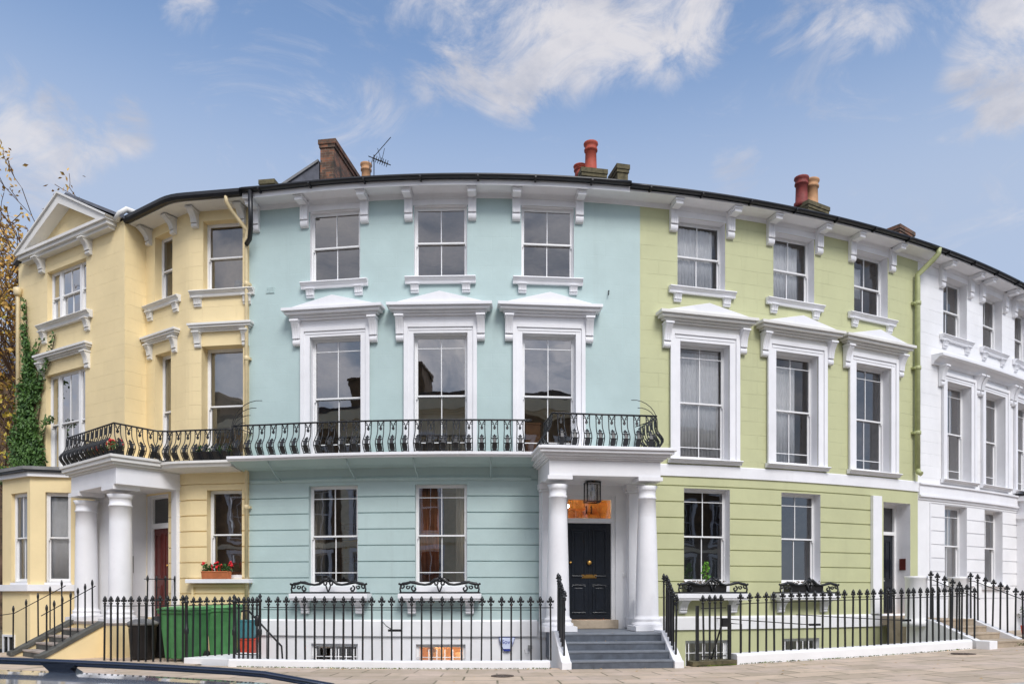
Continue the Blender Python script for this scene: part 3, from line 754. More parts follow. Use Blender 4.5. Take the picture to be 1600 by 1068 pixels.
part('cornice', MB().prism([(0, 8.46), (.06, 8.46), (.1, 8.54), (.2, 8.6), (.24, 8.64), (.36, 8.66), (.36, 8.73), (0, 8.76)], 13.35, 28.4, P, 36), M['trim'], WH)
for c in wc: upper_window(WH, c, 1.32, .24, hw=.86); head_panel(WH, c, 1.32)
for c in wf:
    w = first_window(WH, c, 1.36, .24, z0=5.05, sill=True, hood=False, aw=.24)
    for k in (-1, 1): lchild('bracket', 'bracket|ftrim', lambda: console(.19, .62, .24, .09, 8.469), M['trim'], w, k*1.0)
for c in (14.66, 17.0, 21.7, 24.1):
    w = sash(WH, c, 1.85, 4.28, 1.24, .24, top=.24); lpart('sill', sill_mb(.8, 1.85, .16, .14), M['trim'], w)
for c in wc: part('head_panel', MB().box(c-.72, c+.72, 0, .02, 11.242, 11.399, P, .4), M['trim'], WH)
eaves(WH, 12.75, 28.5, False); main_roof(WH, 12.69, 28.5)
for a, b in ((9.1, 11.4), (4.9, 8.6), (1.2, 4.5)): room(WH, 12.9, 28, a, b, 4, 'room')
wp = part('porch', MB().box(18.75, 21.0, 0, 1.3, 4.25, 4.7, P, .4).box(18.62, 21.13, 0, 1.45, 4.7, 4.86, P, .4), M['trim'], WH)
mb = MB().box(18.7, 19.0, 0, .3, .9, 4.1, P).box(18.64, 19.06, 0, .36, 4.1, 4.249, P); subpart('pilaster', mb, M['trim'], WH, wp)
for s in (18.95, 20.8):
    x, y, _ = P(s, 1.05); subpart('column', column(x, y, .9, 4.25, .24, 18), M['trim'], WH, wp)
chimney(WH, 19.0, 20.2, -4.1, -5.2, 12.2, 15.75, [], mat='brick')
mb = MB(); part('balcony', MB().box(18.6, 28, .0, .75, 4.87, 4.95, P, .5), M['iron'], WH)

# ================================================================== YELLOW HOUSE
YE = thing('terraced_house', 'custard yellow stucco house with gabled wing, ivy and white columned porch', 'house', P(-9, 0, 0), 0, 'painted houses of the crescent')
y_up = [(-9.99, -9.17, 9.46, 11.24, .2), (-8.05, -6.96, 9.46, 11.24, .2)]
y_f = [(-9.98, -9.24, 5.0, 8.05, .22), (-8.1, -6.95, 5.0, 8.0, .3)]
y_g = [(-7.95, -6.98, 1.97, 4.27, .18)]; y_d = [(-10.36, -9.36, .95, 4.25, .2)]
mb = MB(); wall(mb, -10.42, -6.78, 4.6, 11.5, y_up+y_f, P, [], .12); reveals(mb, y_up+y_f, P); part('wall', mb, M['yellow_up'], YE)
mb = MB(); wall(mb, -10.42, -6.78, -.3, 4.6, y_g+y_d, P, grooves(.5, 4.42, .405), .12); reveals(mb, y_g, P); part('wall', mb, M['yellow'], YE)
part('door_reveal', reveals(MB(), y_d, P), M['trim'], YE)
def yw(c, w, z0, z1, dep, **kw): return sash(YE, c, z0, z1, w, dep, cols=1, **kw)
for (a, b, c, d, e) in y_up:
    w = yw((a+b)/2, b-a, c, d, e, mat='gloss', glass='glass_top'); hw = .80 if a < -9 else .88; off = .12 if a < -9 else 0
    lpart('sill', sill_mb(hw, 9.42), M['old_trim'], w, .006)
    for k in (-1, 1): lchild('bracket', 'bracket|sold', lambda: console(.2, .24, .12, .05, 9.25), M['old_trim'], w, k*(hw-.2))
for (a, b, c, d, e) in y_f:
    w = yw((a+b)/2, b-a, c, d, e); hw = .80 if a < -9 else .88
    lpart('hood', cornice_mb(hw, 8.35, 8.55, .2), M['old_trim'], w, .006)
    for k in (-1, 1): lchild('bracket', 'bracket|hold', lambda: console(.17, .4, .17, .06, 8.349), M['old_trim'], w, k*(hw-.22))
w = yw(-7.46, .97, 1.97, 4.27, .18); lpart('sill', MB().box(-.98, .78, 0, .2, 1.86, 1.96), M['trim'], w, .006)
part('apron_panel', MB().box(-8.35, -8.3, 0, .05, .7, 1.8, P).box(-8.3, -6.9, 0, .05, 1.76, 1.82, P, .2), M['yellow'], YE)
for s in (-10.2, -9.05, -8.25, -6.95): at('eaves_bracket', shared('eaves_bracket|yellow', lambda: console(.17, .42, .34, .1, 11.48)), M['old_trim'], YE, s, 0, 0)
n = 30
so = MB().prism([(0, 11.5), (.5, 11.515), (.5, 11.58), (0, 11.6)], -10.40, -6.72, P, n); part('soffit', so, M['old_trim'], YE)
part('gutter', MB().prism([(.5, 11.54), (.54, 11.51), (.62, 11.52), (.66, 11.58), (.66, 11.66), (.64, 11.66), (.4, 11.78), (.36, 11.72), (.5, 11.64)], -10.42, -6.72, P, n), M['gutter'], YE)
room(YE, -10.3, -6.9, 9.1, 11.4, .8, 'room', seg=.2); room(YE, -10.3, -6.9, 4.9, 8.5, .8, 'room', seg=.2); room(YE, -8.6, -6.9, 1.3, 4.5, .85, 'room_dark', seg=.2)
downpipe(YE, -6.80, .7, 11.5, 'pipe', .048, .1, True, 1)
# main roof: from the curved eaves back to a straight ridge
rv = []; K = 14
for i in range(K+1):
    t = i/K; s = -10.42+3.64*t; e = P(s, .45, 11.66); rg = (-12.2+4.9*t, 26.2-1.6*t, 14.0); bk = (-11.5+5.0*t, 30-1.4*t, 11.6)
    rv += [e, rg, bk, (bk[0], bk[1], 11.4), P(s, .35, 11.58)]
rf = MB().add(rv, [(i*5+j, i*5+(j+1) % 5, i*5+5+(j+1) % 5, i*5+5+j) for i in range(K) for j in range(5)]+[(0, 1, 2, 3, 4), tuple(K*5+j for j in range(5))])
part('roof', rf, M['slate'], YE)
# --- gabled wing
WA = R(-31); cx, cy, _ = P(-10.42, .6); WF0 = frame(cx, cy, WA); WF = WF0        # s runs left as negative
v_up = [(-3.8, -1.8, 9.5, 11.0, .14)]; v_f = [(-3.88, -1.85, 5.1, 7.98, .14)]
mb = MB(); wall(mb, -5.4, 0, -.5, 11.6, v_up+v_f, WF, [], 1); reveals(mb, v_up+v_f, WF)
c2 = P(-10.42, 0, 0); q0 = WF(0, 0, 0); e0 = WF(-5.4, 0, 0); e1 = WF(-5.4, -5, 0)
for a, b in ((q0, c2), (e0, e1)):
    mb.add([(a[0], a[1], -.5), (b[0], b[1], -.5), (b[0], b[1], 11.7), (a[0], a[1], 11.7)], [(0, 1, 2, 3)], False, [(0, -.5), (.6, -.5), (.6, 11.7), (0, 11.7)])
mb.plate([(-4.9, 11.6), (-.35, 11.6), (-2.62, 12.8)], -.05, -.001, WF); part('wing_wall', mb, M['yellow_up'], YE)
def wroot(z): return Vector(WF(-2.8, 0, z))-WL[YE]
for (a, b, c, d, e) in v_up+v_f:
    w = sash(YE, (a+b)/2, c, d, b-a, e, fn=WF, rz=WA, trio=True, glass='glass_bright')
    if c > 9:
        lpart('sill', sill_mb(1.32, 9.46, .2, .2), M['old_trim'], w, .006)
        for k in (-1, 1): lchild('bracket', 'bracket|sold2', lambda: console(.2, .34, .17, .06, 9.26), M['old_trim'], w, k*1.1)
        for k in (-1, 1): lchild('bracket', 'bracket|gold', lambda: console(.2, .42, .3, .1, 11.6), M['old_trim'], w, k*1.2, 0, -.18)
    else:
        lpart('hood', cornice_mb(1.36, 8.35, 8.57, .22), M['old_trim'], w, .006)
        for k in (-1, 1): lchild('bracket', 'bracket|hold2', lambda: console(.2, .48, .18, .06, 8.349), M['old_trim'], w, k*1.16)
rm = lambda z0, z1: room(YE, -5.2, -.3, z0, z1, 2.2, 'room', WF, 5)
rm(9.1, 11.3); rm(4.9, 8.4)
mb = MB().box(-4.82, -.42, 0, .2, 11.42, 11.5, WF).box(-4.88, -.36, 0, .28, 11.5, 11.6, WF).box(-4.92, -.32, 0, .34, 11.6, 11.68, WF)
for sg in (-1, 1):
    ends = ((-4.94, 11.65), (-2.62, 12.86)) if sg < 0 else ((-.30, 11.65), (-2.62, 12.86))
    (a, za), (b, zb) = ends
    mb.plate([(a, za), (a-sg*.42, za+.005), (b, zb-.27), (b, zb)], -.02, .33, WF)
    mb.plate([(a+sg*.04, za+.03), (a, za-.001), (b, zb-.005), (b, zb+.05)], -.02, .38, WF)
part('gable_cornice', mb, M['old_trim'], YE)
mb = MB().plate([(-5.5, 11.62), (-2.62, 12.99), (.1, 11.66), (.1, 11.58), (-2.62, 12.9), (-5.5, 11.55)], -6, .12, WF)
part('wing_roof', mb, M['slate'], YE)
mb = MB().tube([WF(-.25, .08, 11.62), WF(-.05, .1, 11.74), WF(.1, .02, 11.84), WF(.12, -.5, 11.86)], .08, 8); part('lead_hopper', mb, M['old_trim'], YE)
mb = MB().tube([WF(-5.25, .1, 5.3), WF(-5.25, .1, 10.6), WF(-5.28, .12, 10.65)], .055, 10); mb.lathe(*WF(-5.25, .1, 0)[:2], [(.07, 10.55), (.11, 10.62), (.12, 10.8), (.08, 10.82)], 10); part('downpipe', mb, M['pipe'], YE)
chimney(YE, -1.6, -.9, -1.4, -2.0, 11.9, 12.75, [], fn=WF, mat='brick')
chimney(YE, 0, .42, .0, -.5, 12, 14.5, [], fn=frame(-7.85, 24.0, R(-8)), mat='mossstone')
# --- canted bay of the wing
def bayf(a, b):
    p, q = WF(*a, 0), WF(*b, 0); an = math.atan2(q[1]-p[1], q[0]-p[0]); return frame(p[0], p[1], an), an, math.hypot(q[0]-p[0], q[1]-p[1])
mb = MB(); bw = []
for a, b, wa, wb in (((-5.36, 0), (-4.46, .9), .3, .95), ((-4.46, .9), (-2.97, .9), .48, 1.34), ((-2.97, .9), (-2.07, 0), .38, 1.02)):
    f, an, L = bayf(a, b); op = [(wa, wb, 1.9, 4.42, .1)]
    wall(mb, 0, L, -.6, 4.95, op, f, [], 2); reveals(mb, op, f); bw.append((f, an, L, wa, wb))
bay = part('bay', mb, M['yellow'], YE)
for f, an, L, wa, wb in bw:
    w = sash(YE, (wa+wb)/2, 1.9, 4.42, wb-wa, .1, fn=f, rz=an, cols=2 if L > 1.4 else 1, jamb=.05, glass='glass_clear')
    part('bay_sill', MB().box(-.02, L+.02, 0, .1, 1.66, 1.84, f).box(wa-.02, wb+.02, -.1, .02, 1.841, 1.9, f), M['trim'], YE)
pl = [(-5.55, -.05), (-4.52, 1.06), (-2.91, 1.06), (-1.88, -.05)]
part('bay_roof', MB().slab([WF(a, b+.06, 0)[:2] for a, b in pl], 5.02, 5.11), M['lead'], YE)
part('bay_gutter', MB().slab([WF(a, b+.03, 0)[:2] for a, b in pl], 4.96, 5.018), M['gutter'], YE)
part('bay_fascia', MB().slab([WF(a, b-.06, 0)[:2] for a, b in pl], 4.84, 4.958), M['trim'], YE)
room(YE, -5.2, -2.2, 1.0, 4.8, 2.0, 'room', WF, 5)
bwn = part('basement_window', MB().box(-4.4, -3.75, .9, .94, -.2, -.14, WF).box(-4.4, -3.75, .9, .94, .36, .42, WF).box(-4.4, -4.34, .9, .94, -.14, .36, WF).box(-3.81, -3.75, .9, .94, -.14, .36, WF).box(-4.1, -4.06, .9, .935, -.14, .36, WF), M['gloss'], YE)
subpart('pane', MB().box(-4.34, -3.81, .9, .912, -.14, .36, WF), M['carglass'], YE, bwn)
# --- porch of the yellow house, turned towards the street corner
YA = R(-40); YP = frame(-9.76, 18.66, YA)      # origin: outer front corner of its cornice; s negative runs left, o negative runs in
yp = part('porch', MB().box(-3.0, -.2, -2.3, -.22, 4.3, 4.72, YP), M['trim'], YE, .008); mb = MB()
for d, a, b in ((.17, 4.72, 4.77), (.1, 4.77, 4.83), (.04, 4.83, 4.93), (0, 4.93, 5.0)): mb.box(-3.2+d, -d, -1.9, -d, a+.001, b, YP)
subpart('cornice', mb, M['old_trim'], YE, yp, .006)
for s in (-2.80, -.68):
    x, y, _ = YP(s, -.53, 0); mb = column(x, y, .86, 4.2, .285, 28, .1); mb.box(s-.39, s+.39, -.92, -.14, .80, .96, YP).box(s-.34, s+.34, -.87, -.2, 4.19, 4.299, YP)
    subpart('column', mb, M['trim'], YE, yp)
mb = MB().box(-.5, -.22, -2.1, -1.75, .8, 4.299, YP); subpart('pilaster', mb, M['trim'], YE, yp)
# white inner wall of the porch on the wing's flank, door in the main wall
mb = MB().box(-1.35, -.005, 0, .03, .8, 4.3, WF); subpart('porch_wall', mb, M['white'], YE, yp)
a, b = q0, c2; dx, dy = b[0]-a[0], b[1]-a[1]; L = math.hypot(dx, dy); sf = frame(a[0], a[1], math.atan2(dy, dx))
subpart('porch_wall', MB().box(-.03, L, 0, .03, .8, 4.3, sf), M['white'], YE, yp)
part('entry_phone', MB().box(.05, .22, .031, .06, 2.15, 2.6, sf).box(.08, .19, .06, .065, 2.42, 2.54, sf), M['steel'], YE)
f = frame(*P(-9.86)[:2], ang(-9.86))
mb = MB().box(-.5, -.43, -.24, -.12, .95, 4.25, f).box(.43, .5, -.24, -.12, .95, 4.25, f).box(-.43, .43, -.24, -.122, 3.36, 3.5, f).box(-.43, .43, -.24, -.122, 4.17, 4.25, f)
part('door_frame', mb, M['gloss'], YE)
yd = part('door', panel_door(.86, .95, 3.36, '', f, -.17), M['red_door'], YE)
x, y, z = f(.24, -.13, 2.35); subpart('knob', MB().ball(x, y, z, .03, 6), M['brass'], YE, yd)
part('fanlight', MB().box(-.43, .43, -.19, -.185, 3.5, 4.17, f), M['glass_dark'], YE)
part('room', MB().box(-.7, .7, -1.0, -.95, .9, 4.4, f), M['room_dark'], YE)
mb = MB().box(-3.0, -.2, -2.6, -.14, -.3, .80, YP); part('porch_floor', mb, M['yellow'], YE)
part('porch_paving', MB().box(-3.02, -.18, -2.6, -.12, .801, .86, YP), M['stepstone'], YE)
# balcony slab joined to the porch roof, and its balustrade
part('balcony', MB().prism([(0, 4.72), (.55, 4.78), (.58, 4.86), (.62, 4.87), (.62, 4.93), (0, 4.95)], -8.9, -6.97, P, 16), M['old_trim'], YE)
balustrade(YE, [YP(-3.05, -1.6, 5.0), YP(-3.05, -.14, 5.0), YP(-.14, -.14, 5.0), YP(-.14, -1.2, 4.97)]+[P(-8.5+1.55*i/8, .5, 4.94) for i in range(9)], .27)
GROUND_MARK = 0
# ================================================================== GROUND
def strip(s0, s1, o0, o1, z0, z1, n, fn=PG, no=6, uvs=True):
    mb = MB(); vs = []; uv = []
    for i in range(n+1):
        for j in range(no+1):
            s = s0+(s1-s0)*i/n; o = o0+(o1-o0)*j/no; p = fn(s, o, z0+(z1-z0)*j/no); vs.append(p); uv.append((s*.97, o))
    mb.add(vs, [(i*(no+1)+j, i*(no+1)+j+1, (i+1)*(no+1)+j+1, (i+1)*(no+1)+j) for i in range(n) for j in range(no)], False, uv); return mb
S0, S1 = -13.3, 29.8
mb = strip(-6.7, 28, 2.7, 7.9, 0, 0, 90); b2 = strip(S0, -6.7, -.5, 7.9, 0, 0, 40)
mb.add(b2.v, b2.f, False, [b2.uv[i] for i in range(len(b2.v))]); struct('pavement', mb, M['flags'])
struct('kerb', MB().prism([(7.9, -.3), (8.15, -.3), (8.15, -.01), (8.12, .003), (7.9, .004)], S0, S1, PG, 90), M['kerb'])
mb = MB(); vs = []
for i in range(91):
    p = PG(S0+(S1-S0)*i/90, 8.1, -.12); vs += [p, (p[0]*1.0, 1.25, -.12)]
mb.add(vs, [(2*i, 2*i+2, 2*i+3, 2*i+1) for i in range(90)])
for sx in (-1, 1):
    q = vs[0] if sx < 0 else vs[-2]; mb.add([(q[0], q[1], q[2]), (q[0], 1.25, -.12), (sx*160, 1.25, -.12), (sx*160, q[1]+15, -.12)], [(0, 1, 2, 3)])
struct('road', mb, M['asphalt'])
struct('opposite_pavement', MB().slab([(-160, -40), (160, -40), (160, 1.25), (-160, 1.25)], -.3, 0), M['flags'])
struct('area_floor', strip(-6.7, 28, -.2, 2.8, -2.4, -2.4, 60), M['concrete'])
struct('ground', MB().add([(-700, -700, -2.6), (700, -700, -2.6), (700, 900, -2.6), (-700, 900, -2.6)], [(0, 1, 2, 3)]), M['earth'])
struct('garden_ground', MB().add([(-60, 15, -.02), (-15.2, 15, -.02), (-14.9, 23.9, -.02), (-9, 34, -.02), (-9, 60, -.02), (-60, 60, -.02)], [tuple(range(6))]), M['earth'])

# ------------------------------------------------------------------ low plinths under the railings
single('plinth_wall', MB().prism([(2.62, -2.4), (2.9, -2.4), (2.9, .15), (2.87, .17), (2.62, .17)], -5.6, .62, PG, 16), M['white'], 'low white plinth under the railing of the pale blue house', 'low wall', bevel=.01)
single('plinth_wall', MB().prism([(2.62, -2.4), (2.92, -2.4), (2.92, .2), (2.88, .235), (2.62, .24)], 4.36, 10.72, PG, 24), M['white'], 'long low white plinth under the curving railing of the green house', 'low wall', bevel=.01)
a, b, c = (-7.45, 17.62), (-6.62, 18.55), (-6.1, 18.4)
single('plinth_wall', MB().slab([(-7.5, 17.55), (-6.35, 17.15), (-6.2, 18.9), (-6.75, 18.95)], -.2, .13), M['white'], 'sloping white kerb between the bin yard and the gate of the blue house', 'low wall', bevel=.01)
mb = MB().box(-6.75, -6.6, 0, 2.3, -2.4, .12, P); single('retaining_wall', mb, M['white'], 'white side wall of the sunken area beside the yellow bin yard', 'wall')

# ------------------------------------------------------------------ steps
st = thing('entrance_steps', 'flight of blue grey slate steps up to the black door', 'steps', PF(0, 2.6, 0))
TR = [(2.73, 3.0, .177), (2.46, 2.73, .354), (2.19, 2.46, .531), (-.1, 2.19, .71)]
mb = MB()
for o0, o1, z in TR: mb.box(-1.12, 1.12, o0, o1, -2.4 if o0 > 2 else .0, z-.045, PF)
part('riser', mb, M['riser_slate'], st)
for o0, o1, z in TR: part('tread', MB().box(-1.12, 1.12, o0, o1+.012, z-.044, z, PF), M['step_slate'], st, .006)
for k in (-1, 1):
    a, b = (1.121, 1.33) if k > 0 else (-1.33, -1.121)
    part('flank_wall', MB().prism([(1.6, -2.4), (3.08, -2.4), (3.08, .15), (2.98, .17), (2.18, .76), (1.6, .76)], a, b, PF), M['white'], st, .012)
sg = thing('entrance_steps', 'worn york stone steps with white flanks to the green house door', 'steps', DF(0, 2.6, .2))
zr = rise(DF(0, 2.8, 0)[0])
for i, (o0, o1, z) in enumerate([(2.45, 3.15, .40), (2.1, 2.45, .56), (1.75, 2.1, .72), (.3, 1.75, .90)]):
    part('tread', MB().box(-.78, .78 if i else 1.5, o0, o1+.015, z-.05, z, DF), M['york'], sg, .01); part('riser', MB().box(-.78, .78 if i else 1.5, o0, o1, -2.4 if i == 0 else 0, z-.051, DF), M['york'], sg)
for k in (-1, 1):
    a, b = (.781, 1.0) if k > 0 else (-1.0, -.781)
    part('flank_wall', MB().prism([(1.0, -2.4), (3.1, -2.4), (3.1, .36), (2.95, .40), (1.7, .90), (1.0, .90)], a, b, DF), M['white'], sg, .012)
single('pier', MB().box(-1.06, -.74, 2.95, 3.3, -.2, .42, DF), M['white'], 'squat white pier ending the green house railing beside the stone steps', 'pier', bevel=.015)
for k, lab in ((-1, 'tall white drum pedestal beside the dark recessed door'), (1, 'tall white drum pedestal in front of the white house')):
    x, y, _ = DF(k*.93, 1.25, 0)
    single('pedestal', MB().lathe(x, y, [(.34, .70), (.34, .86), (.29, .88), (.275, .94), (.265, 1.5), (.27, 1.98), (.285, 2.0), (.285, 2.06)], 24), M['white'], lab, 'pedestal', 'white pedestals flanking the stone steps')
# yellow house steps
ys = thing('entrance_steps', 'worn stone steps with dark sloping copings to the yellow house porch', 'steps', YP(-1.6, .6, 0))
for i in range(4):
    o1 = -.14+.30*(i+1); z = .86-.172*(i+1)
    part('tread', MB().box(-2.6, -1.05, o1-.30, o1+.012, z-.05, z, YP), M['stepstone'], ys, .01); part('riser', MB().box(-2.6, -1.05, o1-.30, o1, -.3, z-.051, YP), M['darkstone'], ys)
for a, b in ((-2.95, -2.601), (-1.049, -.70)):
    part('flank_wall', MB().prism([(-.14, -.3), (1.25, -.3), (1.25, .02), (-.14, .78)], a+.03, b-.03, YP), M['yellow'], ys)
    part('coping', MB().prism([(-.14, .781), (1.25, .021), (1.32, .02), (1.32, .12), (1.2, .16), (-.14, .9)], a, b, YP), M['darkstone'], ys, .01)
part('flank_pier', MB().box(-.69, -.19, -.9, -.13, -.3, .799, YP), M['yellow'], ys)

# ------------------------------------------------------------------ railings
def spear(h, fancy=True, r=.0165):
    def f():
        mb = MB().box(-r, r, -r, r, 0, h-.17)
        mb.lathe(0, 0, [(r*1.1, h-.21), (.036, h-.195), (.036, h-.17), (r, h-.155), (.024, h-.12), (.042, h-.075), (.036, h-.05), (.004, h)], 8)
        if fancy:
            for k in (-1, 1): mb.ball(k*.05, 0, h-.12, .028, 5).ball(k*.066, 0, h-.105, .016, 5).ball(0, k*.034, h-.12, .022, 5)
        return mb
    return f
def bud(h, r=.014):
    def f(): return MB().box(-r, r, -r, r, 0, h-.15).lathe(0, 0, [(r, h-.18), (.026, h-.14), (.032, h-.1), (.026, h-.05), (.01, h)], 8)
    return f
def railing(label, pts, step, h, rail=.25, kind='spear', group='black iron area railings', off=.5, low=None, name='iron_railing', extra=None):
    a = Vector(pts[0]); t = thing(name, label, 'railing' if 'railing' in name else 'gate', a, 0, group)
    key = '%s%.2f' % (kind, h); fac = spear(h) if kind == 'spear' else bud(h)
    for x, y, z, an in run(pts, step, off): put(shared('bar|'+key, fac), 'bar', M['iron'], t, Vector((x+random.gauss(0, .004), y, z))-a, an).rotation_euler = (random.gauss(0, .007), random.gauss(0, .007), an+random.gauss(0, .12))
    part('top_rail', MB().tube([(p[0], p[1], p[2]+h-rail) for p in pts], .013, 4), M['iron'], t)
    if low: part('bottom_rail', MB().tube([(p[0], p[1], p[2]+low) for p in pts], .015, 4), M['iron'], t)
    if extra: part('post', extra, M['iron'], t)
    return t
def along(s0, s1, o, z, n, fn=PG): return [fn(s0+(s1-s0)*i/n, o, z) for i in range(n+1)]
def post(x, y, z0, h, r=.03):
    return MB().lathe(x, y, [(r, z0), (r, z0+h*.42), (r*1.5, z0+h*.44), (r*1.5, z0+h*.5), (r, z0+h*.52), (r, z0+h-.2), (r*1.6, z0+h-.18), (r*1.6, z0+h-.14), (r*.8, z0+h-.12), (r*1.5, z0+h-.07), (.006, z0+h)], 10)
railing('straight run of black spearhead railing in front of the blue house', along(-4.92, .70, 2.75, .165, 16), .212, 1.375)
p = PG(-5.0, 2.75, .0); p2 = PG(-5.55, 2.75, 0)
gt = railing('narrow black spearhead gate between the bin yard and the blue house', [PG(-5.5, 2.75, .16), PG(-5.05, 2.75, .16)], .11, 1.37, low=.1, name='iron_gate', group='black iron gates')
part('post', post(p[0], p[1], 0, 1.6), M['iron'], gt); part('post', post(p2[0], p2[1], 0, 1.58), M['iron'], gt)
x, y, z = PG(-5.06, 2.72, 1.0); part('lock_box', MB().lathe(x, y, [(.05, z-.12), (.07, z-.08), (.07, z+.08), (.05, z+.12)], 8), M['iron'], gt)
mb = MB().tube([P(-5.5, 2.55, 1.2), P(-5.35, 2.55, 1.22), P(-4.75, 2.3, .42), P(-4.7, 2.3, -.3)], .022, 6)
for t in (.25, .55, .85): q = P(-5.35+.6*t, 2.55-.25*t, 1.22-.8*t); mb.tube([q, (q[0], q[1], q[2]-1.2)], .011, 5)
single('handrail', mb, M['iron'], 'sloping black handrail descending behind the railing by the blue house gate', 'handrail')
for k, lab in ((-1, 'short black spearhead railing on the slate steps nearest the blue wall'), (1, 'short black spearhead railing on the slate steps nearest the green house')):
    railing(lab, [PF(k*1.225, 2.05, .755), PF(k*1.225, 2.2, .745), PF(k*1.225, 2.96, .19)], .15, 1.30, off=.3)
for k, lab in ((-1, 'small black iron guard between the porch column and blue wall'), (1, 'small black iron guard between the porch column and green wall')):
    railing(lab, [PF(k*1.1, .32, .72), PF(k*1.1, .9, .72)], .13, .85, rail=.06, kind='bud', low=.1, group='iron guards inside the porch')
gg = railing('black spearhead gate beside the slate steps, over a mossy sill', along(3.66, 4.2, 2.75, .14, 4), .135, 1.42, rail=.30, low=.06, name='iron_gate', group='black iron gates')
for s in (3.58, 4.27): q = PG(s, 2.75, .0); part('post', MB().box(s-.026, s+.026, 2.72, 2.78, .02+rise(q[0]), 1.32+rise(q[0]), P), M['iron'], gg)
part('lock_box', MB().box(4.1, 4.26, 2.70, 2.80, .86, 1.05, P), M['iron'], gg)
single('gate_sill', MB().box(3.42, 4.36, 2.55, 2.92, -.3, .11, PG), M['mossstone'], 'mossy stone sill under the gate beside the slate steps', 'sill', bevel=.01)
railing('long curving black spearhead railing in front of the green house', along(4.42, 10.65, 2.77, .235, 24), .213, 1.345)
railing('black spearhead railing down the stone steps, on their green house side', [DF(-.89, 1.55, .91), DF(-.89, 1.7, .90), DF(-.89, 2.95, .40)], .21, 1.30, off=.4)
railing('black spearhead railing down the stone steps, before the white house', [DF(.89, 1.55, .91), DF(.89, 1.7, .90), DF(.89, 3.05, .38)], .21, 1.28, off=.3)
mb = MB()
single('handrail', MB().tube([P(3.95, 2.4, -.2), P(4.25, 2.45, .9), P(4.45, 2.45, .92), P(4.45, 2.45, -.4)], .02, 6).tube([P(4.7, 2.45, -.8), P(4.7, 2.45, .9), P(4.45, 2.45, .92)], .012, 5), M['iron'], 'black handrail sloping down behind the gate beside the slate steps', 'handrail')
# stays that brace the railings back to the house
for s, lab in ((-2.9, 'thin black stay bracing the blue house railing back to its wall'), (5.7, 'thin black stay bracing the green house railing near the gate'), (8.2, 'thin black stay bracing the green house railing near its pilaster')):
    q = rise(P(s, 2.7)[0]); mb = MB().box(s+.45, s+.72, 2.70, 2.74, .78+q, .83+q, P).tube([P(s+.55, 2.7, .80+q), P(s+.1, 1.3, .84+q), P(s-.3, .02, .88+q)], .011, 5)
    single('railing_stay', mb, M['iron'], lab, 'stay')
railing('black spearhead railing across the bin yard of the yellow house', [(-9.72, 18.28, .0), (-9.0, 18.02, .0), (-7.5, 17.6, .03)], .205, 1.54, rail=.24, off=.1)
railing('short return of spearhead railing between the green bins and gate', [(-7.42, 17.66, .1), (-6.55, 18.5, .12)], .17, 1.42, rail=.2, off=.5, extra=post(-7.46, 17.6, .0, 1.56, .035))
railing('black bud topped railing on the yellow house steps, bay window side', [YP(-2.77, -.0, .88), YP(-2.77, 1.2, .17), YP(-2.77, 2.2, .03)], .33, 1.12, rail=.2, kind='bud', off=.3)
railing('black bud topped railing on the yellow house steps, bin yard side', [YP(-.87, -.0, .88), YP(-.87, 1.22, .16)], .2, 1.1, rail=.2, kind='bud', off=.4)
railing('tall thin bud topped railing guarding the red door landing', [YP(-.3, -.95, .86), YP(-.26, -2.2, .86)], .24, 1.2, rail=.1, kind='bud', off=.3)
railing('bud topped railing between the two white columns porch side', [YP(-2.95, -.95, .86), YP(-2.95, -1.9, .86)], .24, 1.2, rail=.1, kind='bud', off=.3)

# ------------------------------------------------------------------ window guards, boxes and plants
def guard():
    mb = MB(); W = .97
    def spiral(cx, cz, r, a0, turns, k=1, n=14): return [(cx+k*r*(1-.75*i/n)*math.cos(a0+turns*2*math.pi*i/n), 0, cz+r*(1-.75*i/n)*math.sin(a0+turns*2*math.pi*i/n)) for i in range(n+1)]
    mb.tube([(-W, 0, .02), (W, 0, .02)], .024, 6); mb.tube([(-W, 0, .02), (-W, .28, .02)], .022, 5); mb.tube([(W, 0, .02), (W, .28, .02)], .022, 5)
    for k in (-1, 1):
        top = [(0, .36), (.1, .345), (.17, .29), (.23, .235), (.36, .215), (.5, .235), (.62, .27), (.72, .275), (.82, .245), (.9, .24), (.96, .20)]
        mb.tube([(k*x, 0, z) for x, z in top], [.034, .042, .045, .036, .028, .033, .042, .033, .04, .036, .026], 7)
        mb.tube(spiral(k*.92, .17, .07, .6, 1.1, k), .022, 5); mb.tube(spiral(k*.62, .12, .075, 1.4, -1.0, k), .022, 5)
        mb.tube(spiral(k*.78, .16, .055, 2.6, 1.0, k), .02, 5); mb.tube(spiral(k*.09, .25, .07, .4, 1.1, k), .022, 5)
        mb.tube([(k*.95, 0, .2), (k*.97, 0, .1), (k*.95, 0, .02)], .022, 5); mb.tube([(k*.60, 0, .06), (k*.66, 0, .03)], .022, 5)
        mb.tube([(k*.06, 0, .2), (k*.045, 0, .14), (0, 0, .03)], .02, 5)
        mb.ball(k*.985, 0, .235, .03, 6); mb.ball(k*.2, 0, .27, .028, 5); mb.ball(k*.72, 0, .29, .026, 5)
    mb.ball(0, 0, .40, .034, 6); mb.ball(0, 0, .32, .045, 6); return mb
for c, lab in ((-4.5, 'scrolled black iron guard on the blue house sill nearest the yellow house'), (-1.74, 'scrolled black iron guard on the blue house sill nearest the porch'), (5.16, 'scrolled black iron guard round the trough with a bright sapling'), (8.08, 'scrolled black iron guard round the trough of dry heather')):
    o = put(shared('window_guard|', guard), 'window_guard', M['iron'], None, P(c, .31, 1.592), ang(c)); tag(o, lab, 'window guard', 'scrolled window guards')
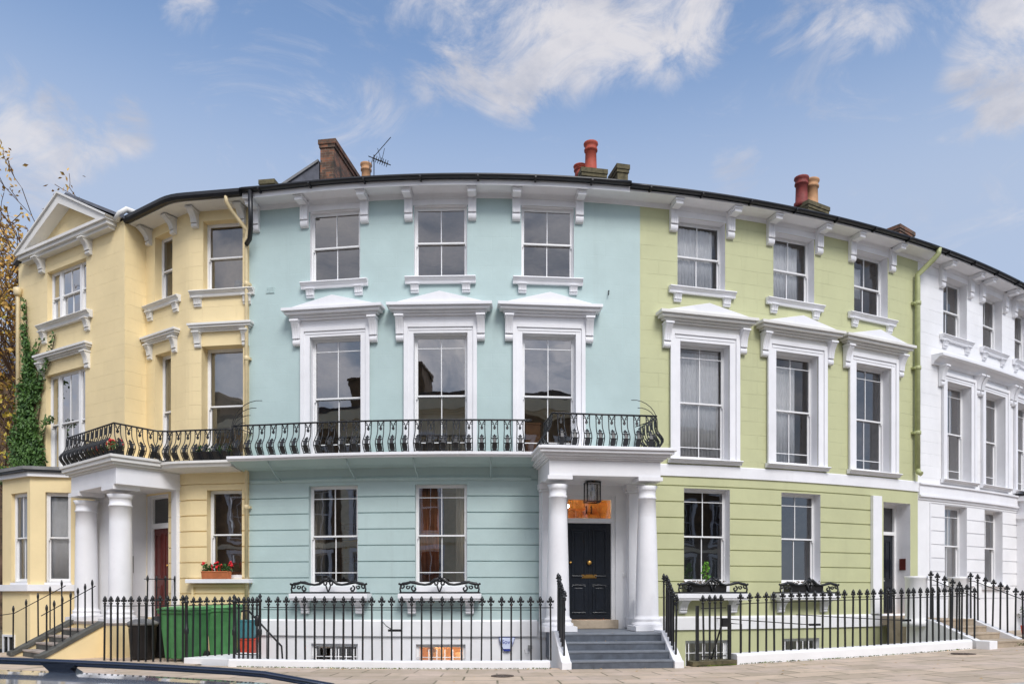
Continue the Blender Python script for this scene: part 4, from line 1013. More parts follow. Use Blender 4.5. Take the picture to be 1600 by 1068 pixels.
for c, lab in ((5.0, 'black trough with dry soil and a sapling behind scrolled ironwork'), (8.02, 'black trough of dry heather behind scrolled ironwork')):
    t = thing('window_box', lab, 'planter', P(c, .14, 1.595), ang(c), 'black window troughs')
    lpart('trough', MB().prism([(-.10, 0), (.12, 0), (.145, .23), (-.12, .23)], -.56, .56), M['binblack'], t, .006)
    mb = MB().box(-.54, .54, -.1, .125, .2, .235)
    for i in range(170): mb.leafquad((random.uniform(-.55, .55), random.uniform(-.12, .1), .25+random.random()*.07), .025)
    lpart('soil', mb, M['soil'], t)
t = thing('sapling', 'small bright green sapling growing in the black window trough', 'plant', P(5.05, .14, 1.82), ang(5.05))
lpart('stem', MB().tube([(0, 0, 0), (.01, 0, .2), (0, 0, .5)], .008, 5), M['bark'], t); mb = MB()
for i in range(150):
    z = .1+.48*random.random(); r = .15*(1-abs(z-.28)/.42); a = random.random()*6.28; mb.leafquad((r*math.cos(a)*random.random()**.5, r*math.sin(a)*random.random()**.5, z), .032)
lpart('foliage', mb, M['limeleaf'], t)
def geranium(t, w, d, z, nl, nf, h=.2):
    mb = MB()
    for i in range(nl): mb.leafquad((random.uniform(-w, w), random.uniform(-d, d), z+random.random()*h), .04)
    lpart('foliage', mb, M['plantleaf'], t)
    for i in range(nf):
        fm = MB()
        x, y, q = random.uniform(-w, w), random.uniform(-d, d), z+h*(.55+.7*random.random())
        fm.tube([(x, y, z), (x, y, q)], .004, 4)
        for j in range(random.randint(7, 11)): fm.ball(x+random.gauss(0, .022), y+random.gauss(0, .022), q+random.gauss(0, .018), .022, 4)
        lpart('flower', fm, M['petal'], t)
t = thing('flowerpot', 'terracotta trough of red geraniums on the yellow house sill', 'flowerpot', P(-7.62, .1, 1.965), ang(-7.6), 'red geranium planters')
lpart('pot', MB().prism([(-.08, 0), (.1, 0), (.125, .17), (.135, .17), (.135, .2), (-.11, .2), (-.11, .17), (-.1, .17)], -.36, .36), M['terracotta'], t, .006); geranium(t, .38, .1, .2, 260, 8, .18)
q = YP(-1.7, -.5, 5.01)
t = thing('flowerpot', 'dark trough of red geraniums behind the yellow porch balustrade', 'flowerpot', q, YA, 'red geranium planters')
lpart('pot', MB().box(-1.0, 1.0, -.13, .13, 0, .22), M['binblack'], t, .01); geranium(t, 1.0, .14, .22, 520, 34, .24)
q = P(-7.6, .28, 4.95); t = thing('flowerpot', 'dark planter of trailing leaves on the yellow house balcony', 'flowerpot', q, ang(-7.6))
lpart('pot', MB().box(-.5, .5, -.1, .1, 0, .25), M['binblack'], t, .01); mb = MB()
for i in range(220): mb.leafquad((random.uniform(-.5, .5), random.uniform(-.12, .12), .2+.22*random.random()), .045)
lpart('foliage', mb, M['plantleaf'], t)
q = P(15.9, 1.6, .0); t = thing('flowerpot', 'red planter with a straggly plant beside the white house', 'flowerpot', (q[0], q[1], .38), .4)
lpart('pot', MB().prism([(-.12, 0), (.12, 0), (.16, .26), (-.16, .26)], -.35, .35), M['redbox'], t, .01); mb = MB()
for k in range(7):
    a = random.uniform(-.8, .8); mb.tube([(.1*k-.3, 0, .2), (.1*k-.3+a*.2, .02, .5), (.1*k-.3+a*.5, .05, .8)], .01, 5)
    for i in range(14): mb.leafquad((.1*k-.3+a*.4+random.gauss(0, .08), random.gauss(0, .06), .45+.4*random.random()), .035)
lpart('foliage', mb, M['plantleaf'], t)
q = P(15.9, 1.5, 0); single('yard_slab', MB().box(14.2, 20, .2, 2.4, -2.4, .37, P, .6), M['york'], 'raised stone yard beside the white house steps', 'yard')

# ------------------------------------------------------------------ lantern, alarm box, aerial
q = PF(-.12, .75, 3.78); t = thing('lantern', 'square black glazed lantern hanging in the white porch', 'lamp', q, PA)
mb = MB(); w = .16
for sx in (-1, 1):
    for sy in (-1, 1): mb.box(sx*w-.012, sx*w+.012, sy*w-.012, sy*w+.012, .02, .48)
for z in (.0, .465): mb.box(-w-.016, w+.016, -w-.016, -w+.012, z, z+.024).box(-w-.016, w+.016, w-.012, w+.016, z, z+.024).box(-w-.016, -w+.012, -w+.012, w-.012, z, z+.024).box(w-.012, w+.016, -w+.012, w-.012, z, z+.024)
mb.tube([(0, 0, .485), (0, 0, .52)], .02, 8); lpart('frame', mb, M['iron'], t)
mb = MB()
for a in range(4):
    c, s = math.cos(a*math.pi/2), math.sin(a*math.pi/2); mb.add([(c*w-s*k*w*.92, s*w+c*k*w*.92, z) for k, z in ((-1, .025), (1, .025), (1, .465), (-1, .465))], [(0, 1, 2, 3)])
lpart('pane', mb, M['glass'], t); lpart('bulb', MB().lathe(0, 0, [(.012, .30), (.04, .27), (.045, .22), (.02, .16)], 10), M['filament'], t)
lpart('lamp_holder', MB().tube([(0, 0, .5), (0, 0, .36)], .006, 5).lathe(0, 0, [(.016, .29), (.02, .31), (.02, .37), (.01, .38)], 8), M['iron'], t)
lpart('lid', MB().box(-w, w, -w, w, .478, .486), M['iron'], t)
q = P(-.1, .0, .14); t = thing('alarm_box', 'pale shield shaped alarm box with blue lettering on the white basement wall', 'alarm box', q, ang(-.1))
lpart('housing', MB().plate([(-.2, .36), (.2, .36), (.19, .30), (.1, .06), (.07, .02), (-.07, .02), (-.1, .06), (-.19, .30)], .0, .07), M['signblue'], t, .012)
lpart('cover', MB().plate([(-.19, .355), (.19, .355), (.18, .30), (.095, .08), (-.095, .08), (-.18, .30)], .07, .085), M['signwhite'], t, .006)
cu = bpy.data.curves.new('lettering', 'FONT'); cu.body = 'Sova'; cu.size = .15; cu.align_x = 'CENTER'; cu.extrude = .002
tmp = bpy.data.objects.new('lettering', cu); COL.objects.link(tmp); bpy.context.view_layer.update()
me = bpy.data.meshes.new_from_object(tmp.evaluated_get(bpy.context.evaluated_depsgraph_get())); bpy.data.objects.remove(tmp)
lo = put(me, 'lettering', M['signblue'], t, (0, -.089, .205)); lo.rotation_euler = (R(90), 0, 0)
single('meter_box', MB().box(.42, .52, 0, .08, .22, .31, P).tube([P(.47, .03, .22), P(.44, .04, .1), P(.36, .03, .1), P(.33, .02, .2)], .006, 5), M['steel'], 'small grey cable box on the white wall beside the alarm box', 'cable box')
single('vent_cover', MB().box(.6, .8, .0, .03, -.30, -.12, P), M['steel'], 'grey metal vent low on the white wall beside the slate steps', 'vent')
q = Vector(P(-4.38, -2.8, 11.95)); mb = MB()
mb.tube([q, q+Vector((0, 0, 2.25))], .014, 6)
c = q+Vector((0, 0, 2.15)); dv = Vector((.75, -.5, -.55)).normalized(); mb.tube([c-dv*.25, c+dv*.75], .014, 5)
for i in range(7):
    e = c+dv*(.1*i); u = dv.cross(Vector((.2, .9, .3))).normalized(); mb.tube([e-u*.09, e+u*.09], .009, 4); mb.ball(e.x, e.y, e.z, .03, 4)
for sg in (-1, 1): mb.tube([c-dv*.05, c+Vector((.3*sg+.2, -.1, .45*sg+.1))], .011, 4)
mb.tube([c+Vector((-.15, 0, -.05)), c+Vector((-.1, 0, -.55)), c+Vector((.02, 0, -.8))], .01, 4); mb.ball(c.x, c.y, c.z-.85, .06, 6)
mb.tube([c+Vector((.0+.3*math.cos(a), 0, -.85+.28*math.sin(a))) for a in [math.pi*.1*i for i in range(8)]], .007, 4)
for k in (-1, 1): mb.tube([c+dv*.35, c+dv*.35+Vector((.1*k, -.1, .32))], .009, 4)
single('television_aerial', mb, M['iron'], 'spindly dark television aerial above the blue house gutter', 'aerial')

# ------------------------------------------------------------------ curtains behind the glass
def curtain(s, o, w, z0, z1, amp, n, mat, label, group, fn=P):
    mb = MB(); vs = []; uv = []
    for i in range(n+1):
        x = s-w/2+w*i/n; d = o+amp*math.sin(i*1.9+s)+amp*.6*math.sin(i*.7)
        vs += [fn(x, d, z0), fn(x, d-.006, z0), fn(x, d-.006, z1), fn(x, d, z1)]
    mb.add(vs, [(i*4+j, i*4+(j+1) % 4, i*4+4+(j+1) % 4, i*4+4+j) for i in range(n) for j in range(4)]+[(0, 1, 2, 3), (n*4, n*4+1, n*4+2, n*4+3)], True)
    return single('curtain', mb, M[mat], label, 'curtain', group)
G1 = 'white net curtains'
curtain(4.93, -.39, 1.2, 9.5, 11.15, .02, 40, 'curtain', 'white net curtain filling the green house top window nearest the blue house', G1)
curtain(7.72, -.39, 1.05, 9.5, 11.1, .02, 40, 'curtain', 'white net curtain in the middle top window of the green house', G1)
curtain(10.42, -.44, .65, 10.1, 10.95, .012, 20, 'curtain', 'half drawn pale curtain in the green house top window by the downpipe', G1)
curtain(5.08, -.39, 1.3, 5.08, 7.9, .02, 46, 'curtain', 'tall pale net curtain in the green house window above its gate', G1)
curtain(7.75, -.39, .9, 5.08, 7.8, .02, 34, 'curtain', 'tall grey net curtain in the middle pedimented green house window', G1)
curtain(14.85, -.44, .7, 1.9, 4.0, .01, 20, 'curtain', 'pale curtain in the white house ground floor window by the pedestal', G1)
curtain(-2.08, -.29, .5, 1.8, 4.25, .03, 18, 'drape', 'rust brown curtain inside the blue house window nearest the porch', 'coloured curtains')
curtain(-4.98, -.29, .3, 1.8, 4.25, .03, 12, 'blind', 'cream curtain drawn aside in the blue house window nearest the yellow house', 'coloured curtains')
curtain(-1.27, -.29, .26, 1.8, 4.25, .03, 12, 'blind', 'cream curtain drawn aside in the blue house window nearest the porch', 'coloured curtains')
curtain(-9.6, -.42, .7, 5.0, 7.9, .005, 8, 'blind', 'grey blind behind the narrow balcony window of the yellow house', 'blinds')
curtain(-7.5, -.5, 1.05, 6.0, 7.9, .005, 8, 'blind', 'grey blind behind the wide balcony window of the yellow house', 'blinds')
for (f, an, L, wa, wb), lab in zip(bw, ('', 'white blind in the front window of the yellow bay', 'white blind in the bay window beside the porch column')):
    if lab: curtain((wa+wb)/2, -.27, wb-wa-.1, 1.95, 4.3, .006, 14, 'curtain', lab, 'white blinds of the bay', f)
for c, lab in ((5.16, 'grey privacy screen in the lower sash behind the sapling'), (8.2, 'grey privacy screen in the lower sash above the dry heather trough')):
    single('privacy_screen', MB().box(c-.58, c+.58 if c < 8 else c+.45, -.47, -.46, 1.95, 3.03, P), M['screen'], lab, 'screen', 'privacy screens')
idr = part('interior_door', panel_door(.8, 1.25, 3.5, '', frame(*P(7.35, -1.3)[:2], ang(7.4)), 0), M['curtain'], GR)
bk = thing('bookcase', 'tall wooden bookcase in the blue house room nearest the yellow house', 'bookcase', P(-4.3, -2.6, 1.2), ang(-4.3))
lpart('carcass', MB().box(-.9, -.86, 0, .3, 0, 2.4).box(.86, .9, 0, .3, 0, 2.4).box(-.86, .86, 0, .02, 0, 2.4), M['wood'], bk)
for k in range(6): lpart('shelf', MB().box(-.86, .86, .02, .3, .05+.45*k, .08+.45*k), M['wood'], bk)
bm_ = MB()
for k in range(5):
    x = -.82
    while x < .7: wd = random.uniform(.03, .07); bm_.box(x, x+wd-.004, .04, .22, .081+.45*k, .081+.45*k+random.uniform(.2, .33)); x += wd
lpart('books', bm_, M['blind'], bk)
single('cabinet', MB().box(.42, .82, -1.1, -.7, 5.05, 5.95, P).box(.39, .85, -1.12, -.68, 5.951, 6.0, P), M['wood'], 'warm wooden cabinet inside the tall blue house window above the porch', 'cabinet', bevel=.01)
x, y, z = P(-7.28, -.42, 9.5)
t = thing('table_lamp', 'small table lamp with cream shade in the yellow house top window', 'lamp', (x, y, z)); lpart('base', MB().lathe(0, 0, [(.06, 0), (.05, .02), (.02, .06), (.02, .15)], 10), M['brass'], t); lpart('lamp_shade', MB().lathe(0, 0, [(.13, .13), (.10, .30)], 14), M['blind'], t)

# ------------------------------------------------------------------ bins
def wheelie(loc, rz, label, h=1.22, w=.72, d=.84):
    t = thing('wheelie_bin', label, 'wheelie bin', loc, rz, 'green wheelie bins')
    mb = MB(); b0, t0 = .40, .5; lv = [(0.07, .78), (h*.55, .9), (h*.88, .985), (h*.885, 1.06), (h*.94, 1.07)]
    vs = []
    for z, k in lv:
        for a, b in ((-1, -1), (1, -1), (1, 1), (-1, 1)): vs.append((a*w/2*k, b*d/2*k, z))
    mb.add(vs, [(i*4+j, i*4+(j+1) % 4, i*4+4+(j+1) % 4, i*4+4+j) for i in range(4) for j in range(4)]+[(3, 2, 1, 0), (16, 17, 18, 19)])
    for k in (-.22, 0, .22): mb.box(k*w-.02, k*w+.02, d*.39, d*.42+.01, .1, h*.5)
    lpart('body', mb, M['bingreen'], t, .02)
    lid = MB().prism([(-d*.58, h*.945), (d*.56, h*.945), (d*.57, h*.97), (d*.3, h), (-d*.4, h*1.02), (-d*.58, h*.985)], -w*.55, w*.55); lpart('lid', lid, M['lid'], t, .015)
    lpart('handle', MB().tube([(-w*.4, d*.5, h*.9), (-w*.4, d*.62, h*.93), (w*.4, d*.62, h*.93), (w*.4, d*.5, h*.9)], .018, 6), M['bingreen'], t)
    for k in (-1, 1):
        m = MB().lathe(0, 0, [(.04, -.03), (.1, -.03), (.115, -.02), (.115, .02), (.1, .03), (.04, .03)], 16)
        m.v = [(k*w*.43+z, d*.36+x, .115+y) for x, y, z in m.v]; lpart('wheel', m, M['rubber'], t)
    return t
wheelie((-7.75, 18.25, .0), R(-15), 'larger green wheelie bin close behind the spearhead railing', 1.27, .80, .86)
wheelie((-7.08, 18.9, .0), R(8), 'green wheelie bin tucked behind, beside the teal box', 1.3, .68, .74)
for i, (x, y, s, lab) in enumerate(((-8.92, 18.55, 1.0, 'black dustbin with rumpled grey lid beside the green wheelie bin'), (-8.72, 19.2, 1.03, 'black dustbin standing behind the rumpled lidded one'))):
    t = thing('dustbin', lab, 'dustbin', (x, y, 0), i*.7, 'black dustbins'); mb = MB().lathe(0, 0, [(.25*s, .02), (.27*s, .05), (.31*s, .78), (.335*s, .80), (.335*s, .84), (.30*s, .85)], 24)
    for k in range(16): a = k*.3927; mb.tube([(.262*s*math.cos(a), .262*s*math.sin(a), .08), (.303*s*math.cos(a), .303*s*math.sin(a), .75)], .012, 4)
    lpart('body', mb, M['binblack'], t); mb = MB().lathe(0, 0, [(.35*s, .83), (.355*s, .87), (.33*s, .91), (.2*s, .97+.05*i), (.07*s, .985+.05*i), (.06*s, 1.0)], 22); mb.tube([(-.1, 0, .97), (-.08, 0, 1.03), (.08, 0, 1.03), (.1, 0, .97)], .014, 5)
    lpart('lid', mb, M['binblack'] if i else M['lead'], t)
def crate(loc, rz, mat, label):
    mb = MB(); a, b, h = .28, .2, .42; vs = []
    for z, k in ((0, .86), (h, 1), (h, 1.08), (h+.04, 1.08), (h+.04, .95), (.03, .82)):
        for p, q in ((-1, -1), (1, -1), (1, 1), (-1, 1)): vs.append((p*a*k, q*b*k, z))
    mb.add(vs, [(i*4+j, i*4+(j+1) % 4, i*4+4+(j+1) % 4, i*4+4+j) for i in range(5) for j in range(4)]+[(3, 2, 1, 0), (20, 21, 22, 23)])
    o = put(mb.mesh('recycling_box'), 'recycling_box', M[mat], None, loc, rz); bev(o, .012); return tag(o, label, 'box', 'stacked recycling boxes')
crate((-6.74, 19.42, .005), .1, 'redbox', 'red recycling box under the teal one beside the green bin'); crate((-6.75, 19.42, .468), .18, 'teal', 'teal recycling box resting on the red one'); 

# ------------------------------------------------------------------ manhole covers and moss
def cover(x, y, z, r, label):
    mb = MB().lathe(x, y, [(r, z), (r, z+.012), (r*.86, z+.012), (r*.85, z+.008), (r*.2, z+.009)], 28)
    for k in range(6):
        a = k*math.pi/3; mb.box(-.02, .02, r*.25, r*.8, .008, .014, lambda s, o, q, a=a: (x+s*math.cos(a)+o*math.sin(a), y+s*math.sin(a)-o*math.cos(a), z+q))
    single('coal_hole_cover', mb, M['cast'], label, 'manhole cover', 'iron coal hole covers')
q = PG(9.4, 3.7, .0); cover(q[0], q[1], q[2]+.004, .26, 'round iron coal hole cover near the white pier')
q = PG(-.3, 4.3, 0); cover(q[0], q[1], .004, .22, 'round iron coal hole cover before the blue house plinth')
mb = MB()
for i in range(1700):
    s = random.choice((random.uniform(-5.4, .7), random.uniform(4.4, 10.6), random.uniform(3.5, 4.3))); o = 2.91+abs(random.gauss(0, .03)); p = PG(s, o, .012+random.random()*.012); mb.leafquad(p, .012+.01*random.random())
for i in range(160):
    p = DF(random.gauss(.7, .22), 3.2+abs(random.gauss(0, .06)), 0); mb.leafquad((p[0], p[1], rise(p[0])+.02+random.random()*.05), .025)
w = put(mb.mesh('moss'), 'moss', M['moss']); w['kind'] = 'stuff'

mb = MB()
for i in range(110):
    q = PG(random.uniform(-12, 12), random.uniform(2.95, 7.6), .012) if i < 85 else PG(random.uniform(-12, 11), 2.93+abs(random.gauss(0, .12)), .015)
    mb.leafquad(q, .035, nrm=(0, 0, 3), jit=.5)
for i in range(4): mb.leafquad(PF(random.uniform(-.9, .9), random.uniform(2.2, 2.45), .545 if i else .725), .035, nrm=(0, 0, 3), jit=.4)
fl_ = put(mb.mesh('fallen_leaves'), 'fallen_leaves', M['autumn']); fl_['kind'] = 'stuff'

# ------------------------------------------------------------------ ivy, trees
iv = thing('ivy', 'dense green ivy climbing the corner of the yellow gabled wing', 'ivy', WF(-4.8, .05, 5.1))
mb = MB(); stem = MB()
def ivy_d(s, z):                              # how thickly it grows at a place on the wing
    cx = -4.8+.2*math.sin(z*1.7); wd = .12
    if z < 7.9: wd = .72+.22*math.sin(z*2.3+1)
    elif z < 8.8: wd = .42-.25*(z-7.9)
    return 1-abs(s-cx-(.12 if z < 8 else 0))/wd
k = 0
while k < 7200:
    s, z = random.uniform(-5.85, -3.5), 5.05+4.6*random.random()**1.3
    if ivy_d(s, z) > random.random()*.9-.15 or (random.random() < .004 and z < 9):
        mb.leafquad(WF(s, .05+.14*random.random(), z), .045+.03*random.random(), nrm=(-.5, -.85, .3), jit=.8); k += 1
for path in ([(-4.3, 5.3), (-4.0, 6.0), (-3.75, 6.6), (-3.3, 6.65)], [(-4.3, 6.4), (-4.1, 7.2), (-4.05, 8.0), (-3.6, 8.3), (-3.3, 9.1)], [(-4.9, 7.9), (-4.95, 8.9), (-4.85, 9.8), (-4.9, 10.4)], [(-4.6, 7.8), (-4.4, 8.6), (-4.1, 9.0)]):
    stem.tube([WF(s, .04, z) for s, z in path], .012, 5)
    for a, b in zip(path, path[1:]):
        for i in range(75):
            t = random.random(); mb.leafquad(WF(a[0]+(b[0]-a[0])*t+random.gauss(0, .06), .06+.1*random.random(), a[1]+(b[1]-a[1])*t+random.gauss(0, .06)), .05, nrm=(-.5, -.85, .3), jit=.8)
for j in range(5): stem.tube([WF(-4.9+.15*j, .03, 5.1), WF(-4.8+.1*j, .04, 6.4), WF(-4.85+.12*j, .04, 7.6)], .018, 5)
for i in range(420):                          # it spills over the bay gutter
    mb.leafquad(WF(-4.9+random.gauss(0, .35), .5+random.gauss(0, .3), 5.05+random.gauss(0, .1)), .06)
part('foliage', mb, M['leaf'], iv); part('stem', stem, M['bark'], iv)
def make_tree(x, y, h, r0, label, mat, seed, lean=(0, 0), leaves=3, lsize=.09, levels=4, spread=.75, jit=.25, name='autumn_tree', group=None, xmax=1e9):
    rnd = random.Random(seed); t = thing(name, label, 'tree', (x, y, -.02), 0, group); wood = MB(); tips = []
    def grow(p, d, L, r, lev):
        pts = [p]; rr = [r]; n = 5 if lev < 2 else 3
        for i in range(n):
            d = (d+Vector((rnd.gauss(0, .12)-(.35 if x+p.x > xmax-1.2 else 0), rnd.gauss(0, .12), .04))).normalized(); p = p+d*(L/n)
            if x+p.x > xmax: break
            pts.append(p); rr.append(max(r*(1-.6*(i+1)/n), .014))
            if lev >= levels-2: tips.append(p)
            if lev < levels-1 and (lev or i >= 1):
                for k in range(1 if lev == 0 and i < 2 else 2 if lev < 2 else 1):
                    a = rnd.random()*6.283; sd = Vector((math.cos(a), math.sin(a), .3+.5*rnd.random()))
                    grow(p, (d*.5+sd*spread).normalized(), L*(.42+.25*rnd.random()), rr[-1]*.6, lev+1)
        if len(pts) > 1: wood.tube(pts, rr, 6 if lev < 2 else 4)
    grow(Vector((0, 0, 0)), Vector((lean[0], lean[1], 1)).normalized(), h*.72, r0, 0)
    lpart('trunk', wood, M['bark'], t); lf = MB()
    for p in tips:
        for k in range(leaves):
            if rnd.random() < .8: lf.leafquad((p.x+rnd.gauss(0, jit), p.y+rnd.gauss(0, jit), p.z+rnd.gauss(0, jit)), lsize)
    if leaves: lpart('crown', lf, M[mat], t)
    return t
make_tree(-18.6, 27.0, 13.8, .22, 'tall thin autumn tree with sparse orange leaves beyond the yellow wing', 'autumn', 8, (.01, -.03), leaves=3, lsize=.095, jit=.2, levels=5, spread=.6, xmax=-16.3)
make_tree(-18.9, 29.0, 11, .2, 'bushy yellow leaved tree lower down beyond the yellow wing', 'yellowleaf', 21, (0, 0), leaves=3, lsize=.10, jit=.3)
make_tree(-20.6, 22.4, 19, .26, 'bare branched street tree mirrored in the gabled wing windows', 'autumn', 5, (0, 0), leaves=1, lsize=.1, name='bare_tree')
bh = thing('brick_house', 'dark brick house with slate roof far behind the autumn tree', 'house', (-28, 38, 0))
part('wall', MB().box(-35, -21.6, -44, -34, -.5, 11.2, lambda s, o, z: (s, -o, z)), M['brownbrick'], bh)
part('roof', MB().prism([(-44.4, 11.2), (-33.6, 11.2), (-39, 14.2)], -35.3, -21.3, lambda s, o, z: (s, -o, z)), M['slate'], bh)

bq = lambda s_, o, z: (s_, 34-o, z)
for k in range(4):
    for z in (1.2, 4.8, 8.2):
        x0 = -33.5+3.1*k; wn_ = part('window', MB().box(x0, x0+1.2, 0, .06, z, z+.1, bq).box(x0, x0+1.2, 0, .06, z+1.8, z+1.9, bq).box(x0, x0+.1, 0, .06, z+.1, z+1.8, bq).box(x0+1.1, x0+1.2, 0, .06, z+.1, z+1.8, bq).box(x0+.1, x0+1.1, 0, .05, z+.92, z+.98, bq).box(x0-.1, x0+1.3, 0, .12, z-.12, z-.001, bq), M['trim'], bh)
        subpart('pane', MB().box(x0+.1, x0+1.1, .0, .02, z+.1, z+1.8, bq), M['carglass'], bh, wn_)

# ------------------------------------------------------------------ the houses across the street (seen mirrored in the panes)
def across(x1, w, mat, label, h=13.0, seed=0, n=4):
    t = thing('terraced_house', label, 'house', (x1-w/2, -8, 0), 0, 'houses across the street'); f = frame(x1, -6.0, math.pi)
    ops = []; fr = MB(); gl = MB(); hd = MB()
    for i in range(n):
        c = w*(i+.5)/n
        for z0, z1 in ((1.5, 4.1), (5.2, 8.0), (9.0, 10.6)):
            ops.append((c-.55, c+.55, z0, z1, .15))
            win = MB().box(c-.55, c-.48, -.2, -.1, z0, z1, f).box(c+.48, c+.55, -.2, -.1, z0, z1, f).box(c-.48, c+.48, -.2, -.1, z0, z0+.07, f).box(c-.48, c+.48, -.2, -.1, z1-.07, z1, f).box(c-.48, c+.48, -.2, -.1, (z0+z1)/2-.03, (z0+z1)/2+.03, f).box(c-.02, c+.02, -.19, -.11, z0+.07, z1-.07, f)
            for a, b, q0, q1 in ((c-.78, c-.56, z0-.1, z1+.05), (c+.56, c+.78, z0-.1, z1+.05), (c-.85, c+.85, z1+.06, z1+.3), (c-.85, c+.85, z0-.25, z0-.11)): win.box(a, b, 0, .1, q0, q1, f)
            o = part('window', win, M['trim'], t)
            g = part('pane', MB().box(c-.48, c+.48, -.17, -.16, z0+.07, z1-.07, f), M['carglass'], t); g.parent = o
    mb = MB(); wall(mb, 0, w, -.1, h, ops, f, grooves(.5, 4.4, .45), 2); part('wall', mb, M[mat], t)
    mb = MB()
    for d, a, b in ((.15, h-1.0, h-.85), (.3, h-.85, h-.7), (.5, h-.7, h-.45), (.12, 4.5, 4.8), (.06, h-.45, h+.3)): mb.box(0, w, 0, d, a+.001, b, f)
    part('cornice', mb, M['cream'], t)
    part('roof', MB().prism([(.2, h+.3), (-4.5, h+1.2), (-9, h), (-9, -.1), (-8.8, -.1), (-8.8, h-.2), (-.1, h-.2)], 0, w, f), M['slate'], t)
    part('chimney', MB().box(w-.5, w+.5, -5.5, -2.5, h, h+2.6, f).box(w-.6, w+.6, -5.6, -2.4, h+2.6, h+2.8, f), M['brownbrick'], t)
across(-7.8, 11.5, 'cream', 'cream stucco house across the street mirrored in the panes nearest the yellow wing', n=4)
across(3.6, 11.4, 'cream', 'cream stucco house across the street mirrored in the blue house panes', n=4)
across(15, 11.4, 'brownbrick', 'brown brick house across the street mirrored in the green house panes', n=4)
across(27, 12, 'cream', 'cream stucco house across the street mirrored in the white house panes', n=4)
across(39, 12, 'brownbrick', 'brown brick house across the street, farthest along past the white house', n=4)
across(51, 12, 'cream', 'cream stucco house across the street, farthest along past the white house', n=4)
across(-19.3, 11.5, 'brownbrick', 'brown brick house across the street mirrored in the yellow house panes', n=4)

# ------------------------------------------------------------------ the parked car in front of the camera
CX, CY, CZ = -2.40, 2.14, -.12
car = thing('parked_car', 'silver blue estate car with dark roof rails, only its roof in view', 'car', (CX, CY, CZ))
def loft(mb, secs, close=True):
    m = len(secs[0]); vs = [p for s in secs for p in s]; n = len(secs)
    fs = [(i*m+j, i*m+(j+1) % m, (i+1)*m+(j+1) % m, (i+1)*m+j) for i in range(n-1) for j in range(m if close else m-1)]
    k = len(mb.v); mb.add(vs, fs, True)
    if close: mb.f += [tuple(k+j for j in range(m))[::-1], tuple(k+(n-1)*m+j for j in range(m))]; mb.sm += [False, False]
    return mb
secs = []
for x, zt, w in ((-2.3, .62, .70), (-2.2, .72, .80), (-1.6, .90, .88), (-1.1, .96, .90), (0, .97, .90), (1.4, .98, .90), (2.1, .97, .86), (2.28, .80, .80), (2.32, .5, .76)):
    secs.append([(x, -w*.9, .24), (x, -w, .38), (x, -w, zt*.72), (x, -w*.95, zt-.03), (x, -w*.85, zt), (x, w*.85, zt), (x, w*.95, zt-.03), (x, w, zt*.72), (x, w, .38), (x, w*.9, .24)])
lpart('body', loft(MB(), secs), M['carpaint'], car)
def roofz(x, y): return 1.474-.045*((x+.2)/1.5)**2*(1 if x > -.2 else .5)-.014*(y/.6)**2-.10*max(0, abs(y)-.60)/.08*.2
secs = []
for x, zt, w in ((-1.25, .97, .86), (-.55, 1.36, .70), (-.2, 1.42, .66), (.8, 1.42, .66), (1.62, 1.36, .64), (2.12, .98, .80)):
    secs.append([(x, -.86, .955), (x, -w, zt-.03), (x, -w*.9, zt-.01), (x, w*.9, zt-.01), (x, w, zt-.03), (x, .86, .955)])
lpart('cabin_glass', loft(MB(), secs), M['carglass'], car)
mb = MB(); nx, ny = 26, 18; vs = []
for i in range(nx+1):
    x = -.75+2.55*i/nx
    for j in range(ny+1):
        y = -.67+1.34*j/ny; vs.append((x, y, roofz(x, y)-(.03*max(0, (abs(y)-.62)/.05)) - (.09*max(0, (x-1.55)/.25)**2)))
mb.add(vs, [(i*(ny+1)+j, (i+1)*(ny+1)+j, (i+1)*(ny+1)+j+1, i*(ny+1)+j+1) for i in range(nx) for j in range(ny)], True); ro = lpart('roof', mb, M['carpaint'], car)
so = ro.modifiers.new('Solidify', 'SOLIDIFY'); so.thickness = .02; so.offset = -1
for y in (-.60, .60):
    zr_ = lambda x: roofz(x, y)+.032
    pts = [(-.85, y, roofz(-.85, y)-.02), (-.72, y, zr_(-.72)-.015)]+[(x, y, zr_(x)) for x in [-.6+.2*i for i in range(11)]]+[(1.52, y, zr_(1.5)-.004), (1.64, y, zr_(1.55)-.022), (1.76, y, roofz(1.7, y)-.0), (1.86, y, roofz(1.8, y)-.06)]
    rb = MB().tube(pts, .0125, 10); rb.v = [(a, y+(b-y)*1.5, c) for a, b, c in rb.v]; rail = lpart('roof_rail', rb, M['cartrim'], car)
    for fx in (.80, -.4):
        lpart('rail_foot', MB().plate([(fx-.07, zr_(fx)+.0), (fx+.06, zr_(fx)+.0), (fx+.035, zr_(fx)-.02), (fx+.06, roofz(fx, y)-.004), (fx-.03, roofz(fx, y)-.004)], -y-.022, -y+.022), M['cartrim'], rail)
for x in (-1.4, 1.38):
    for y in (-.80, .80):
        m = MB().lathe(0, 0, [(.2, -.1), (.3, -.1), (.32, -.07), (.32, .07), (.3, .1), (.2, .1)], 24); m.v = [(x+a, y+c, .32+b) for a, b, c in m.v]; wh = lpart('wheel', m, M['rubber'], car)
        m = MB().lathe(0, 0, [(.05, -.105), (.2, -.104), (.2, .104), (.05, .105)], 16); m.v = [(x+a, y+c, .32+b) for a, b, c in m.v]; lpart('rim', m, M['steel'], wh)
for y in (-.62, .62): lpart('headlight', MB().ball(-2.2, y, .66, .1, 8), M['gloss'], car); lpart('tail_light', MB().box(2.2, 2.29, -y-.1, -y+.1, .72, .92), M['redbox'], car)

